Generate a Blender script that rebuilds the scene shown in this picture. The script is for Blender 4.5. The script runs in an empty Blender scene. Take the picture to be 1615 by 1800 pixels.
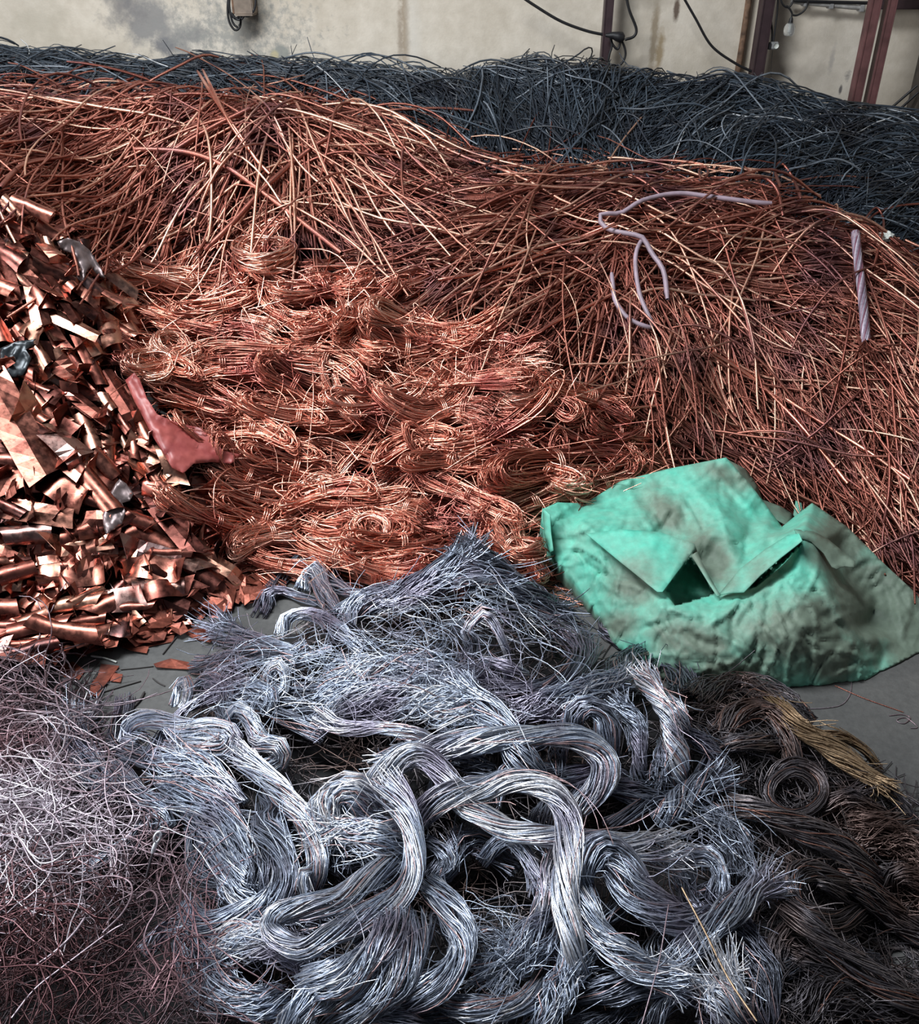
import bpy, math, random
import numpy as np
from mathutils import Vector, Matrix
from mathutils.geometry import delaunay_2d_cdt

S = bpy.context.scene
COL = S.collection
PI = math.pi

# ------------------------------------------------------------------ camera
IW, IH, FPX = 1615.0, 1800.0, 1617.0
PITCH = math.radians(32.0)
CAMH = 2.0
cd = bpy.data.cameras.new('camera')
cam = bpy.data.objects.new('camera', cd)
COL.objects.link(cam)
cam.location = (0, 0, CAMH)
cam.rotation_euler = (PI / 2 - PITCH, 0, 0)
cd.sensor_fit = 'VERTICAL'
cd.sensor_height = 36.0
cd.lens = 36.0 * FPX / IH
cd.clip_start = 0.05
S.camera = cam

# ------------------------------------------------------------------ world, lights, exposure
w = bpy.data.worlds.new('world')
S.world = w
w.use_nodes = True
wn = w.node_tree.nodes
wl = w.node_tree.links
for n in list(wn):
    wn.remove(n)
wo = wn.new('ShaderNodeOutputWorld')
wb = wn.new('ShaderNodeBackground')
wb.inputs['Color'].default_value = (0.62, 0.72, 0.90, 1)
wb.inputs['Strength'].default_value = 0.085
wl.new(wb.outputs[0], wo.inputs[0])


def area(name, loc, target, size, energy, color, sy=None):
    l = bpy.data.lights.new(name, 'AREA')
    l.shape = 'RECTANGLE'
    l.size = size
    l.size_y = sy or size
    l.energy = energy
    l.color = color
    o = bpy.data.objects.new(name, l)
    COL.objects.link(o)
    o.location = loc
    d = Vector(target) - Vector(loc)
    o.rotation_euler = d.to_track_quat('-Z', 'Y').to_euler()
    return o


area('roof_skylight', (-1.9, 2.5, 5.0), (-0.5, 2.5, 0.0), 1.3, 420, (0.93, 0.97, 1.0), 2.6)
area('doorway_daylight', (-4.6, 0.6, 2.6), (0.2, 4.8, 0.9), 2.0, 200, (0.95, 0.97, 1.0))
S.view_settings.view_transform = 'Standard'
S.view_settings.look = 'None'
S.view_settings.exposure = 0.0
S.view_settings.gamma = 1.0
S.view_settings.use_curve_mapping = False
S.cycles.max_bounces = 6

# ------------------------------------------------------------------ view geometry (photo point -> place in the room)
cp, sp = math.cos(PITCH), math.sin(PITCH)


def ray(u, v):
    """directions scaled so that the y component is 1 (u, v arrays)"""
    dx = (np.asarray(u, float) - IW / 2) / FPX
    dy = (np.asarray(v, float) - IH / 2) / FPX
    y = cp - dy * sp
    z = -sp - dy * cp
    return np.stack([dx / y, np.ones_like(y), z / y], -1)


def at(u, v, y):
    d = ray(u, v)
    p = d * np.asarray(y, float)[..., None]
    p[..., 2] += CAMH
    return p


def atv(u, v, y):
    return Vector(at(u, v, y).tolist())


def depth_of(p):
    """distance along the optical axis"""
    return p[..., 1] * cp - (p[..., 2] - CAMH) * sp


def onfloor(u, v, z=0.0):
    d = ray(u, v)
    y = (z - CAMH) / d[..., 2]
    return at(u, v, y)


# ------------------------------------------------------------------ ground shape of the heaps: one height field
CTRL = []


def C(s):
    for t in s.split(';'):
        t = t.strip()
        if not t:
            continue
        u, v, y = [q.strip() for q in t.split(',')]
        if y == 'f':
            p = onfloor(float(u), float(v))
            CTRL.append((p[0], p[1], -0.05))
        else:
            p = at(float(u), float(v), float(y))
            CTRL.append((p[0], p[1], p[2]))


# black heap: crest, front
crest_black = [(-60, 92, 6.1), (0, 97, 6.1), (100, 103, 6.1), (200, 114, 6.1), (350, 110, 6.1), (450, 124, 6.1), (550, 120, 6.1), (650, 126, 6.05),
               (760, 141, 6.0), (840, 150, 6.0), (890, 134, 6.0), (950, 122, 6.0), (1050, 129, 6.0), (1120, 136, 6.0), (1250, 156, 5.95),
               (1330, 158, 5.9), (1420, 190, 5.85), (1500, 205, 5.8), (1615, 220, 5.7), (1680, 225, 5.7)]
for u, v, y in crest_black:
    v = v - 3
    C(f'{u},{v},{y}')
    p = at(u, v, y)
    CTRL.append((p[0] * 1.08, y + 0.75, p[2] * 0.72))
C('900,200,5.85;900,270,5.5;1100,200,5.85;1100,280,5.4;1300,200,5.7;1300,290,5.2;1500,250,5.45;1500,350,5.0;1615,300,5.2;1615,430,4.75')
# long copper heap: crest and the drop behind it
crest_cu = [(-60, 140, 4.4), (0, 150, 4.4), (130, 165, 4.5), (240, 172, 4.55), (350, 170, 4.6), (450, 168, 4.6), (520, 172, 4.6), (620, 186, 4.6),
            (700, 218, 4.6), (760, 252, 4.55), (830, 275, 4.5), (950, 293, 4.4), (1030, 312, 4.35), (1100, 322, 4.35), (1200, 322, 4.33), (1300, 316, 4.3),
            (1400, 355, 4.2), (1450, 392, 4.1), (1530, 424, 4.05), (1615, 482, 3.95), (1690, 530, 3.9)]
for u, v, y in crest_cu:
    v = v + (20 if u < 700 else 14)
    C(f'{u},{v},{y}')
    p = at(u, v, y)
    CTRL.append((p[0] * 1.1, y + 0.45, p[2] * 0.66))
C('0,250,4.0;150,300,4.12;350,300,4.2;500,320,4.22;250,420,3.9;450,420,3.95;650,300,4.3;650,400,4.05;800,400,4.05;1000,400,4.1;700,500,3.8;900,500,3.8;'
  '1000,620,3.55;1100,720,3.4;1130,830,3.2;1200,400,4.1;1200,500,3.85;1200,650,3.5;1300,800,3.3;1350,450,3.95;1400,600,3.55;1400,850,3.12;1550,600,3.45;1550,720,3.2;1600,800,3.02;'
  '1600,1000,2.7;1450,900,3.03;1690,700,3.2;1690,900,2.8')
# coils
C('300,560,3.6;450,520,3.7;600,520,3.7;450,700,3.35;650,700,3.35;850,700,3.35;1000,760,3.25;450,860,3.05;650,860,3.05;850,880,3.0;950,920,2.9;'
  '430,970,2.82;600,1000,2.77;800,1030,2.70;1000,1050,2.64')
# foil
C('-80,330,3.5;0,360,3.5;100,430,3.5;200,510,3.55;0,550,3.15;150,600,3.2;250,690,3.2;0,750,2.85;150,780,2.9;300,810,2.98;-80,750,2.85;-80,950,2.5;0,950,2.55;150,950,2.6;350,940,2.78;'
  '0,1110,2.3;200,1090,2.4;400,1020,2.66')
C('260,1190,f;330,1165,f;400,1090,f;500,1030,f;230,1225,f')
# loose dark wire heap bottom left
C('0,1210,2.05;-80,1300,1.9;0,1300,1.85;100,1300,1.86;200,1350,1.78;0,1500,1.45;150,1500,1.47;150,1600,1.3;250,1600,1.32;0,1800,1.04;250,1780,1.06;-80,1600,1.3')
# grey strand heap
C('830,985,2.42;600,1050,2.3;480,1110,2.2;900,1075,2.27;1010,1130,2.17;700,1150,1.98;800,1250,1.75;300,1300,1.75;500,1350,1.6;700,1400,1.5;950,1400,1.5;'
  '1150,1230,1.82;1200,1400,1.55;400,1550,1.3;700,1600,1.22;1000,1600,1.22;1250,1600,1.25;500,1780,1.0;800,1800,0.97;1100,1800,0.98;420,1150,2.12;350,1230,1.95')
# dark bundles right
C('1300,1225,2.0;1370,1240,1.95;1450,1340,1.74;1350,1400,1.6;1530,1400,1.65;1450,1550,1.35;1590,1520,1.44;1400,1700,1.12;1600,1780,1.06;1690,1600,1.3')
# bare floor and the floor below the sack
C('1500,1260,f;1600,1240,f;1600,1330,f;1560,1310,f;1590,1660,f;1300,1120,f;1450,1140,f;1560,1120,f;1200,1190,f;1350,1180,f;1100,1100,f;1250,1060,f;1690,1200,f')
CT = np.array(CTRL)
GX0, GX1, GY0, GY1, GD = -5.4, 5.4, 0.3, 7.0, 0.03
gx = np.arange(GX0, GX1 + GD, GD)
gy = np.arange(GY0, GY1 + GD, GD)
NX, NY = len(gx), len(gy)
D0 = np.sqrt(((CT[:, None, :2] - CT[None, :, :2]) ** 2).sum(-1))
wts = np.linalg.solve(-D0 - 0.02 * np.eye(len(CT)), CT[:, 2] - CT[:, 2].mean())
XX, YY = np.meshgrid(gx, gy, indexing='ij')
HG = np.full(XX.shape, CT[:, 2].mean())
for k in range(len(CT)):
    HG -= wts[k] * np.sqrt((XX - CT[k, 0]) ** 2 + (YY - CT[k, 1]) ** 2)


def vnoise(x, y, scale, seed):
    r = np.random.default_rng(seed).standard_normal((64, 64))
    fx, fy = np.asarray(x) / scale + 31.3, np.asarray(y) / scale + 17.7
    ix, iy = np.floor(fx).astype(int), np.floor(fy).astype(int)
    tx, ty = fx - ix, fy - iy
    tx, ty = tx * tx * (3 - 2 * tx), ty * ty * (3 - 2 * ty)
    g = lambda a, b: r[a % 64, b % 64]
    return (g(ix, iy) * (1 - tx) * (1 - ty) + g(ix + 1, iy) * tx * (1 - ty) + g(ix, iy + 1) * (1 - tx) * ty + g(ix + 1, iy + 1) * tx * ty)


for _ in range(3):   # soften the peaks at the control points
    P_ = np.pad(HG, 1, mode='edge')
    HG = (P_[:-2, 1:-1] + P_[2:, 1:-1] + P_[1:-1, :-2] + P_[1:-1, 2:] + 4 * HG) / 8
lump = np.clip(HG, 0, 0.25) / 0.25
HG += lump * (0.022 * vnoise(XX, YY, 0.28, 5) + 0.010 * vnoise(XX, YY, 0.12, 6))


def H(x, y):
    fx = np.clip((np.asarray(x) - GX0) / GD, 0, NX - 1.001)
    fy = np.clip((np.asarray(y) - GY0) / GD, 0, NY - 1.001)
    ix, iy = fx.astype(int), fy.astype(int)
    tx, ty = fx - ix, fy - iy
    return HG[ix, iy] * (1 - tx) * (1 - ty) + HG[ix + 1, iy] * tx * (1 - ty) + HG[ix, iy + 1] * (1 - tx) * ty + HG[ix + 1, iy + 1] * tx * ty


def Hg(x, y):
    e = 0.04
    return (H(x + e, y) - H(x - e, y)) / (2 * e), (H(x, y + e) - H(x, y - e)) / (2 * e)


def surf(u, v, lift=0.0, ymax=6.7):
    """first place where the sight line meets heap surface (raised by lift) or floor; returns y"""
    u = np.atleast_1d(np.asarray(u, float))
    v = np.atleast_1d(np.asarray(v, float))
    lift = np.broadcast_to(np.asarray(lift, float), u.shape)
    d = ray(u, v)
    yhit = np.full(u.shape, ymax)
    done = np.zeros(u.shape, bool)
    prev = None
    ys = np.arange(0.55, ymax, 0.025)
    for y in ys:
        g = CAMH + d[:, 2] * y - np.maximum(H(d[:, 0] * y, np.full(u.shape, y)), 0.0) - lift
        hit = (~done) & (g < 0)
        if hit.any():
            if prev is None:
                yhit[hit] = y
            else:
                f = prev[hit] / (prev[hit] - g[hit] + 1e-9)
                yhit[hit] = y - 0.025 + 0.025 * f
            done |= hit
        prev = g
        if done.all():
            break
    return yhit


def S3(u, v, lift=0.0):
    u = np.atleast_1d(np.asarray(u, float)); v = np.atleast_1d(np.asarray(v, float))
    return at(u, v, surf(u, v, lift))


# ------------------------------------------------------------------ mesh building
class MB:
    def __init__(self):
        self.v, self.f, self.t, self.m, self.n = [], [], [], [], 0

    def quads(self, verts, faces, tint, mi=0):
        verts = np.asarray(verts, float).reshape(-1, 3)
        faces = np.asarray(faces, int)
        self.v.append(verts)
        self.f.append(faces + self.n)
        self.t.append(np.broadcast_to(np.asarray(tint, float), (len(verts),)).copy())
        self.m.append(np.full(len(faces), mi, int))
        self.n += len(verts)

    def tubes(self, P, R, sides=3, tint=None, mi=0):
        """P (M,n,3) centre lines, R scalar, (M,), or (M,n) radii"""
        P = np.asarray(P, float)
        M, n, _ = P.shape
        R = np.asarray(R, float)
        if R.ndim == 1:
            R = R[:, None]
        R = np.broadcast_to(R, (M, n)).copy()
        R[:, 0] *= 0.75
        R[:, -1] *= 0.75
        T = np.gradient(P, axis=1)
        T /= np.linalg.norm(T, axis=2, keepdims=True) + 1e-9
        ref = np.where(np.abs(T[:, 0, 2:3]) > 0.8, np.array([[1.0, 0, 0]]), np.array([[0, 0, 1.0]]))
        N = np.empty_like(P)
        nn = ref - T[:, 0] * (ref * T[:, 0]).sum(-1, keepdims=True)
        nn /= np.linalg.norm(nn, axis=1, keepdims=True) + 1e-9
        N[:, 0] = nn
        for k in range(1, n):
            nn = N[:, k - 1] - T[:, k] * (N[:, k - 1] * T[:, k]).sum(-1, keepdims=True)
            N[:, k] = nn / (np.linalg.norm(nn, axis=1, keepdims=True) + 1e-9)
        B = np.cross(T, N)
        a = np.arange(sides) * 2 * PI / sides
        V = (P[:, :, None, :] + R[:, :, None, None] * (np.cos(a)[None, None, :, None] * N[:, :, None, :] + np.sin(a)[None, None, :, None] * B[:, :, None, :]))
        base = (np.arange(M) * n * sides)[:, None, None] + (np.arange(n - 1) * sides)[None, :, None]
        k = np.arange(sides)[None, None, :]
        k2 = (np.arange(sides) + 1)[None, None, :] % sides
        F = np.stack([base + k, base + k2, base + sides + k2, base + sides + k], -1).reshape(-1, 4)
        if tint is None:
            tint = np.full(M, 0.5)
        tt = np.repeat(np.asarray(tint, float), n * sides)
        self.quads(V.reshape(-1, 3), F, tt, mi)

    def mesh(self, name, smooth=True):
        me = bpy.data.meshes.new(name)
        V = np.concatenate(self.v); F = np.concatenate(self.f); T = np.concatenate(self.t); MI = np.concatenate(self.m)
        me.vertices.add(len(V))
        me.vertices.foreach_set('co', V.ravel())
        me.loops.add(F.size)
        me.loops.foreach_set('vertex_index', F.ravel().astype(np.int32))
        me.polygons.add(len(F))
        me.polygons.foreach_set('loop_start', (np.arange(len(F)) * F.shape[1]).astype(np.int32))
        me.polygons.foreach_set('material_index', MI.astype(np.int32))
        at_ = me.attributes.new('tint', 'FLOAT', 'POINT')
        at_.data.foreach_set('value', T.astype(np.float32))
        me.update(calc_edges=True)
        me.validate()
        me.polygons.foreach_set('use_smooth', np.full(len(me.polygons), smooth))
        return me


def link(name, data, parent=None, mats=()):
    o = bpy.data.objects.new(name, data)
    COL.objects.link(o)
    if parent is not None:
        o.parent = parent
    if data is not None:
        for m in mats:
            if m.name not in [q.name for q in data.materials if q]:
                data.materials.append(m)
    return o


def tag(o, label=None, cat=None, group=None, kind=None):
    if label:
        o['label'] = label
    if cat:
        o['category'] = cat
    if group:
        o['group'] = group
    if kind:
        o['kind'] = kind
    return o


def thing(name, label, cat, loc=(0, 0, 0), group=None):
    o = link(name, None)
    o.location = loc
    o.empty_display_size = 0.05
    return tag(o, label, cat, group)


# ------------------------------------------------------------------ materials
def newmat(name):
    m = bpy.data.materials.new(name)
    m.use_nodes = True
    nt = m.node_tree
    b = nt.nodes['Principled BSDF']
    return m, nt, b


def ramp(nt, stops):
    r = nt.nodes.new('ShaderNodeValToRGB')
    e = r.color_ramp.elements
    while len(e) < len(stops):
        e.new(0.5)
    for k, (p, c) in enumerate(stops):
        e[k].position = p
        e[k].color = (*c, 1)
    return r


def noise(nt, scale, detail=3, rough=0.55, vec=None):
    t = nt.nodes.new('ShaderNodeTexNoise')
    t.inputs['Scale'].default_value = scale
    t.inputs['Detail'].default_value = detail
    t.inputs['Roughness'].default_value = rough
    if vec is None:
        g = nt.nodes.new('ShaderNodeNewGeometry')
        vec = g.outputs['Position']
    nt.links.new(vec, t.inputs['Vector'])
    return t


def mixc(nt, fac, a, b, mode='MIX'):
    x = nt.nodes.new('ShaderNodeMix')
    x.data_type = 'RGBA'
    x.blend_type = mode
    for sock, val in ((0, fac), (6, a), (7, b)):
        if hasattr(val, 'links'):
            nt.links.new(val, x.inputs[sock])
        elif isinstance(val, (int, float)):
            x.inputs[sock].default_value = val
        else:
            x.inputs[sock].default_value = (*val, 1)
    return x.outputs[2]


def wire_mat(name, stops, metallic, rough, patch=None, patch_scale=6.0, fine=220.0, fine_amt=0.35, bump=0.0):
    """colour from the per-wire tint, tarnish patches, and a fine twist grain"""
    m, nt, b = newmat(name)
    a = nt.nodes.new('ShaderNodeAttribute')
    a.attribute_name = 'tint'
    r = ramp(nt, stops)
    nt.links.new(a.outputs['Fac'], r.inputs[0])
    col = r.outputs[0]
    if patch:
        n1 = noise(nt, patch_scale, 4)
        rp = ramp(nt, [(0.50, (0, 0, 0)), (0.66, (1, 1, 1))])
        nt.links.new(n1.outputs['Fac'], rp.inputs[0])
        col = mixc(nt, rp.outputs[0], col, patch)
    n2 = noise(nt, fine, 2)
    r2 = ramp(nt, [(0.3, (1 - fine_amt,) * 3), (0.7, (1 + fine_amt,) * 3)])
    nt.links.new(n2.outputs['Fac'], r2.inputs[0])
    col = mixc(nt, 1.0, col, r2.outputs[0], 'MULTIPLY')
    nt.links.new(col, b.inputs['Base Color'])
    b.inputs['Metallic'].default_value = metallic
    b.inputs['Roughness'].default_value = rough
    if bump:
        bp = nt.nodes.new('ShaderNodeBump')
        bp.inputs['Strength'].default_value = bump
        bp.inputs['Distance'].default_value = 0.002
        nt.links.new(n2.outputs['Fac'], bp.inputs['Height'])
        nt.links.new(bp.outputs[0], b.inputs['Normal'])
    return m


M_LONG = wire_mat('dull_copper_wire', [(0.0, (0.12, 0.042, 0.033)), (0.45, (0.26, 0.088, 0.066)), (0.85, (0.46, 0.185, 0.135)), (1.0, (0.80, 0.48, 0.35))], 0.85, 0.42,
                  (0.20, 0.085, 0.085), 3.0, 260, 0.4, 0.5)
M_COIL = wire_mat('bright_copper_wire', [(0.0, (0.40, 0.12, 0.085)), (0.5, (0.72, 0.29, 0.205)), (1.0, (0.97, 0.60, 0.47))], 0.9, 0.30, (0.46, 0.15, 0.125), 4.0, 240, 0.3, 0.3)
M_GREY = wire_mat('tinned_wire', [(0.0, (0.085, 0.09, 0.115)), (0.35, (0.23, 0.255, 0.32)), (0.75, (0.49, 0.56, 0.69)), (0.92, (0.82, 0.84, 0.88)), (1.0, (0.50, 0.33, 0.32))], 0.75, 0.38,
                  (0.30, 0.28, 0.36), 5.0, 200, 0.25, 0.2)
M_DARK = wire_mat('tarnish_gap_shade_wire', [(0.0, (0.05, 0.045, 0.05)), (0.5, (0.12, 0.11, 0.125)), (0.85, (0.22, 0.19, 0.19)), (1.0, (0.26, 0.13, 0.10))], 0.7, 0.42, (0.13, 0.085, 0.075), 5.0, 200, 0.3, 0.2)
M_TAN = wire_mat('tan_wire', [(0.0, (0.16, 0.10, 0.06)), (1.0, (0.45, 0.32, 0.2))], 0.7, 0.42, (0.3, 0.2, 0.12), 5.0, 200, 0.3, 0.2)
M_LOOSE = wire_mat('loose_thin_wire', [(0.0, (0.06, 0.045, 0.052)), (0.4, (0.19, 0.145, 0.165)), (0.75, (0.55, 0.47, 0.54)), (1.0, (0.78, 0.74, 0.80))], 0.7, 0.4, (0.22, 0.125, 0.14), 2.2, 150, 0.3, 0.1)
M_BLACK = wire_mat('black_cable_sheath', [(0.0, (0.010, 0.013, 0.018)), (0.6, (0.030, 0.042, 0.058)), (0.93, (0.08, 0.105, 0.135)), (0.97, (0.25, 0.28, 0.32)), (1.0, (0.7, 0.72, 0.74))], 0.0, 0.36,
                   (0.016, 0.02, 0.03), 2.5, 120, 0.3, 0.1)
M_BLACK.node_tree.nodes['Principled BSDF'].inputs['Specular IOR Level'].default_value = 0.8


def flat_mat(name, col, rough=0.6, metallic=0.0, var=0.25, scale=30.0):
    m, nt, b = newmat(name)
    n = noise(nt, scale, 4)
    r = ramp(nt, [(0.3, tuple(c * (1 - var) for c in col)), (0.7, tuple(min(1, c * (1 + var)) for c in col))])
    nt.links.new(n.outputs['Fac'], r.inputs[0])
    nt.links.new(r.outputs[0], b.inputs['Base Color'])
    b.inputs['Roughness'].default_value = rough
    b.inputs['Metallic'].default_value = metallic
    return m


M_CORE_CU = flat_mat('core_shade_copper', (0.035, 0.011, 0.008), 0.8, 0.0, 0.5, 60)  # near-black backing; shade between the wires is put into the colour
M_CORE_GREY = flat_mat('core_shade_grey', (0.008, 0.008, 0.010), 0.85, 0.0, 0.5, 60)
M_CORE_BLACK = flat_mat('core_shade_black', (0.006, 0.007, 0.009), 0.8, 0.0, 0.5, 60)


def foil_mat():
    m, nt, b = newmat('copper_foil')
    a = nt.nodes.new('ShaderNodeAttribute'); a.attribute_name = 'tint'
    oi = nt.nodes.new('ShaderNodeObjectInfo')
    ad = nt.nodes.new('ShaderNodeMath'); ad.operation = 'ADD'
    nt.links.new(a.outputs['Fac'], ad.inputs[0]); nt.links.new(oi.outputs['Random'], ad.inputs[1])
    fr = nt.nodes.new('ShaderNodeMath'); fr.operation = 'FRACT'
    nt.links.new(ad.outputs[0], fr.inputs[0])
    r = ramp(nt, [(0.0, (0.05, 0.03, 0.03)), (0.16, (0.17, 0.062, 0.050)), (0.40, (0.34, 0.115, 0.085)), (0.70, (0.46, 0.185, 0.135)), (0.90, (0.58, 0.32, 0.225)), (1.0, (0.26, 0.17, 0.165))])
    nt.links.new(fr.outputs[0], r.inputs[0])
    n1 = noise(nt, 14, 4)
    rp = ramp(nt, [(0.5, (0, 0, 0)), (0.72, (1, 1, 1))])
    nt.links.new(n1.outputs['Fac'], rp.inputs[0])
    col = mixc(nt, rp.outputs[0], r.outputs[0], (0.26, 0.085, 0.068))
    nt.links.new(col, b.inputs['Base Color'])
    b.inputs['Metallic'].default_value = 1.0
    n2 = noise(nt, 40, 3)
    rr = ramp(nt, [(0.35, (0.24,) * 3), (0.7, (0.45,) * 3)])
    nt.links.new(n2.outputs['Fac'], rr.inputs[0])
    nt.links.new(rr.outputs[0], b.inputs['Roughness'])
    bp = nt.nodes.new('ShaderNodeBump'); bp.inputs['Strength'].default_value = 0.12; bp.inputs['Distance'].default_value = 0.004
    nt.links.new(n2.outputs['Fac'], bp.inputs['Height']); nt.links.new(bp.outputs[0], b.inputs['Normal'])
    return m


M_FOIL = foil_mat()


def wall_mat():
    m, nt, b = newmat('stained_plaster')
    g = nt.nodes.new('ShaderNodeNewGeometry')
    pos = g.outputs['Position']
    n1 = noise(nt, 0.9, 5, 0.6, pos)
    r1 = ramp(nt, [(0.3, (0.60, 0.53, 0.43)), (0.5, (0.69, 0.62, 0.52)), (0.7, (0.76, 0.70, 0.61))])
    nt.links.new(n1.outputs['Fac'], r1.inputs[0])
    col = r1.outputs[0]
    n2 = noise(nt, 9, 5, 0.65, pos)
    r2 = ramp(nt, [(0.35, (0.9, 0.89, 0.87)), (0.65, (1.06, 1.06, 1.06))])
    nt.links.new(n2.outputs['Fac'], r2.inputs[0])
    col = mixc(nt, 1.0, col, r2.outputs[0], 'MULTIPLY')
    sx = nt.nodes.new('ShaderNodeSeparateXYZ')
    nt.links.new(pos, sx.inputs[0])

    def mth(op, a, bb):
        x = nt.nodes.new('ShaderNodeMath'); x.operation = op
        for i, q in enumerate((a, bb)):
            if hasattr(q, 'links'):
                nt.links.new(q, x.inputs[i])
            elif q is not None:
                x.inputs[i].default_value = q
        return x.outputs[0]

    def blob(u, v, ru, rv, colr, hard=0.5, nscale=7.0, amt=1.0, gain=1.6):
        nonlocal col
        c = at(u, v, 6.9)
        k = 6.9 / cp / FPX * 0.93
        dx = mth('DIVIDE', mth('SUBTRACT', sx.outputs[0], float(c[0])), ru * k)
        dz = mth('DIVIDE', mth('SUBTRACT', sx.outputs[2], float(c[2])), rv * k)
        d = mth('SQRT', mth('ADD', mth('MULTIPLY', dx, dx), mth('MULTIPLY', dz, dz)), None)
        nn = noise(nt, nscale, 5, 0.7, pos)
        e = mth('ADD', d, mth('MULTIPLY', mth('SUBTRACT', nn.outputs['Fac'], 0.5), gain * 2))
        rr = ramp(nt, [(hard, (amt,) * 3), (1.0, (0, 0, 0))])
        nt.links.new(e, rr.inputs[0])
        col = mixc(nt, rr.outputs[0], col, colr)
    blob(258, 35, 60, 42, (0.24, 0.235, 0.235), 0.3, 6, 0.85, 1.3)      # grey damp patch
    blob(215, 5, 35, 40, (0.20, 0.19, 0.19), 0.2, 10, 0.7, 1.3)
    blob(310, 65, 50, 30, (0.30, 0.29, 0.28), 0.3, 9, 0.8, 1.5)
    blob(350, 62, 30, 14, (0.22, 0.22, 0.22), 0.3, 14, 0.6, 1.6)
    blob(290, 82, 22, 16, (0.20, 0.20, 0.21), 0.4, 14, 0.8, 1.2)
    blob(494, 95, 15, 13, (0.30, 0.31, 0.28), 0.7, 12, 0.9, 0.5)        # chipped plaster
    blob(483, 98, 8, 9, (0.55, 0.48, 0.30), 0.6, 12, 0.9, 0.5)
    blob(420, 50, 110, 60, (0.30, 0.30, 0.28), 0.05, 22, 0.8, 1.9)      # specks
    blob(712, 50, 8, 90, (0.33, 0.25, 0.17), 0.3, 16, 0.75, 0.9)        # rust runs
    blob(703, 60, 5, 60, (0.27, 0.2, 0.14), 0.3, 16, 0.6, 0.9)
    blob(727, 60, 14, 110, (0.75, 0.71, 0.64), 0.2, 16, 0.5, 0.5)
    blob(1150, 60, 7, 90, (0.30, 0.23, 0.15), 0.3, 16, 0.8, 0.7)
    blob(1160, 90, 7, 40, (0.36, 0.27, 0.16), 0.3, 16, 0.9, 0.7)
    blob(1189, 15, 5, 22, (0.10, 0.06, 0.04), 0.4, 16, 0.9, 0.6)
    blob(1150, 0, 30, 18, (0.40, 0.35, 0.28), 0.2, 10, 0.7, 0.6)
    blob(1477, 158, 3, 8, (0.12, 0.11, 0.11), 0.5, 16, 0.9, 0.4)
    blob(1462, 105, 5, 25, (0.35, 0.33, 0.32), 0.3, 16, 0.5, 0.8)
    blob(1490, 132, 5, 8, (0.2, 0.18, 0.18), 0.2, 30, 0.8, 1.2)
    blob(60, 40, 60, 50, (0.50, 0.45, 0.36), 0.1, 6, 0.6, 1.2)
    nt.links.new(col, b.inputs['Base Color'])
    b.inputs['Roughness'].default_value = 0.9
    bp = nt.nodes.new('ShaderNodeBump'); bp.inputs['Strength'].default_value = 0.25; bp.inputs['Distance'].default_value = 0.02
    nt.links.new(n2.outputs['Fac'], bp.inputs['Height']); nt.links.new(bp.outputs[0], b.inputs['Normal'])
    return m


def floor_mat():
    m, nt, b = newmat('dusty_concrete')
    n1 = noise(nt, 2.2, 6, 0.6)
    r1 = ramp(nt, [(0.3, (0.060, 0.060, 0.060)), (0.55, (0.086, 0.086, 0.084)), (0.75, (0.11, 0.107, 0.102))])
    nt.links.new(n1.outputs['Fac'], r1.inputs[0])
    n2 = noise(nt, 45, 4, 0.7)
    r2 = ramp(nt, [(0.35, (0.85,) * 3), (0.65, (1.1,) * 3)])
    nt.links.new(n2.outputs['Fac'], r2.inputs[0])
    nt.links.new(mixc(nt, 1.0, r1.outputs[0], r2.outputs[0], 'MULTIPLY'), b.inputs['Base Color'])
    b.inputs['Roughness'].default_value = 0.75
    bp = nt.nodes.new('ShaderNodeBump'); bp.inputs['Strength'].default_value = 0.2; bp.inputs['Distance'].default_value = 0.01
    nt.links.new(n2.outputs['Fac'], bp.inputs['Height']); nt.links.new(bp.outputs[0], b.inputs['Normal'])
    return m


M_WALL, M_FLOOR = wall_mat(), floor_mat()
M_POST = flat_mat('red_oxide_paint', (0.15, 0.066, 0.066), 0.5, 0.0, 0.3, 12)
M_POSTD = flat_mat('dark_oxide_paint', (0.045, 0.026, 0.030), 0.5, 0.0, 0.3, 12)
M_RUST = flat_mat('rusty_steel', (0.15, 0.088, 0.055), 0.85, 0.0, 0.6, 25)
M_RUBBER = flat_mat('black_rubber', (0.012, 0.012, 0.014), 0.5)
M_BOXP = flat_mat('dirty_box_paint', (0.23, 0.18, 0.14), 0.7, 0.0, 0.3, 15)
M_PLASTIC = flat_mat('grey_plastic', (0.30, 0.30, 0.30), 0.5)
M_CONDUIT = flat_mat('conduit_plastic', (0.42, 0.41, 0.39), 0.6)

# ------------------------------------------------------------------ room
def box_mesh(name, lo, hi, mat, bevel=0.0):
    import bmesh
    bm = bmesh.new()
    bmesh.ops.create_cube(bm, size=1.0)
    for v_ in bm.verts:
        v_.co = Vector([lo[i] + (v_.co[i] + 0.5) * (hi[i] - lo[i]) for i in range(3)])
    if bevel:
        bmesh.ops.bevel(bm, geom=bm.edges[:], offset=bevel, segments=2, affect='EDGES')
    me = bpy.data.meshes.new(name)
    bm.to_mesh(me); bm.free()
    me.materials.append(mat)
    return me


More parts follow.
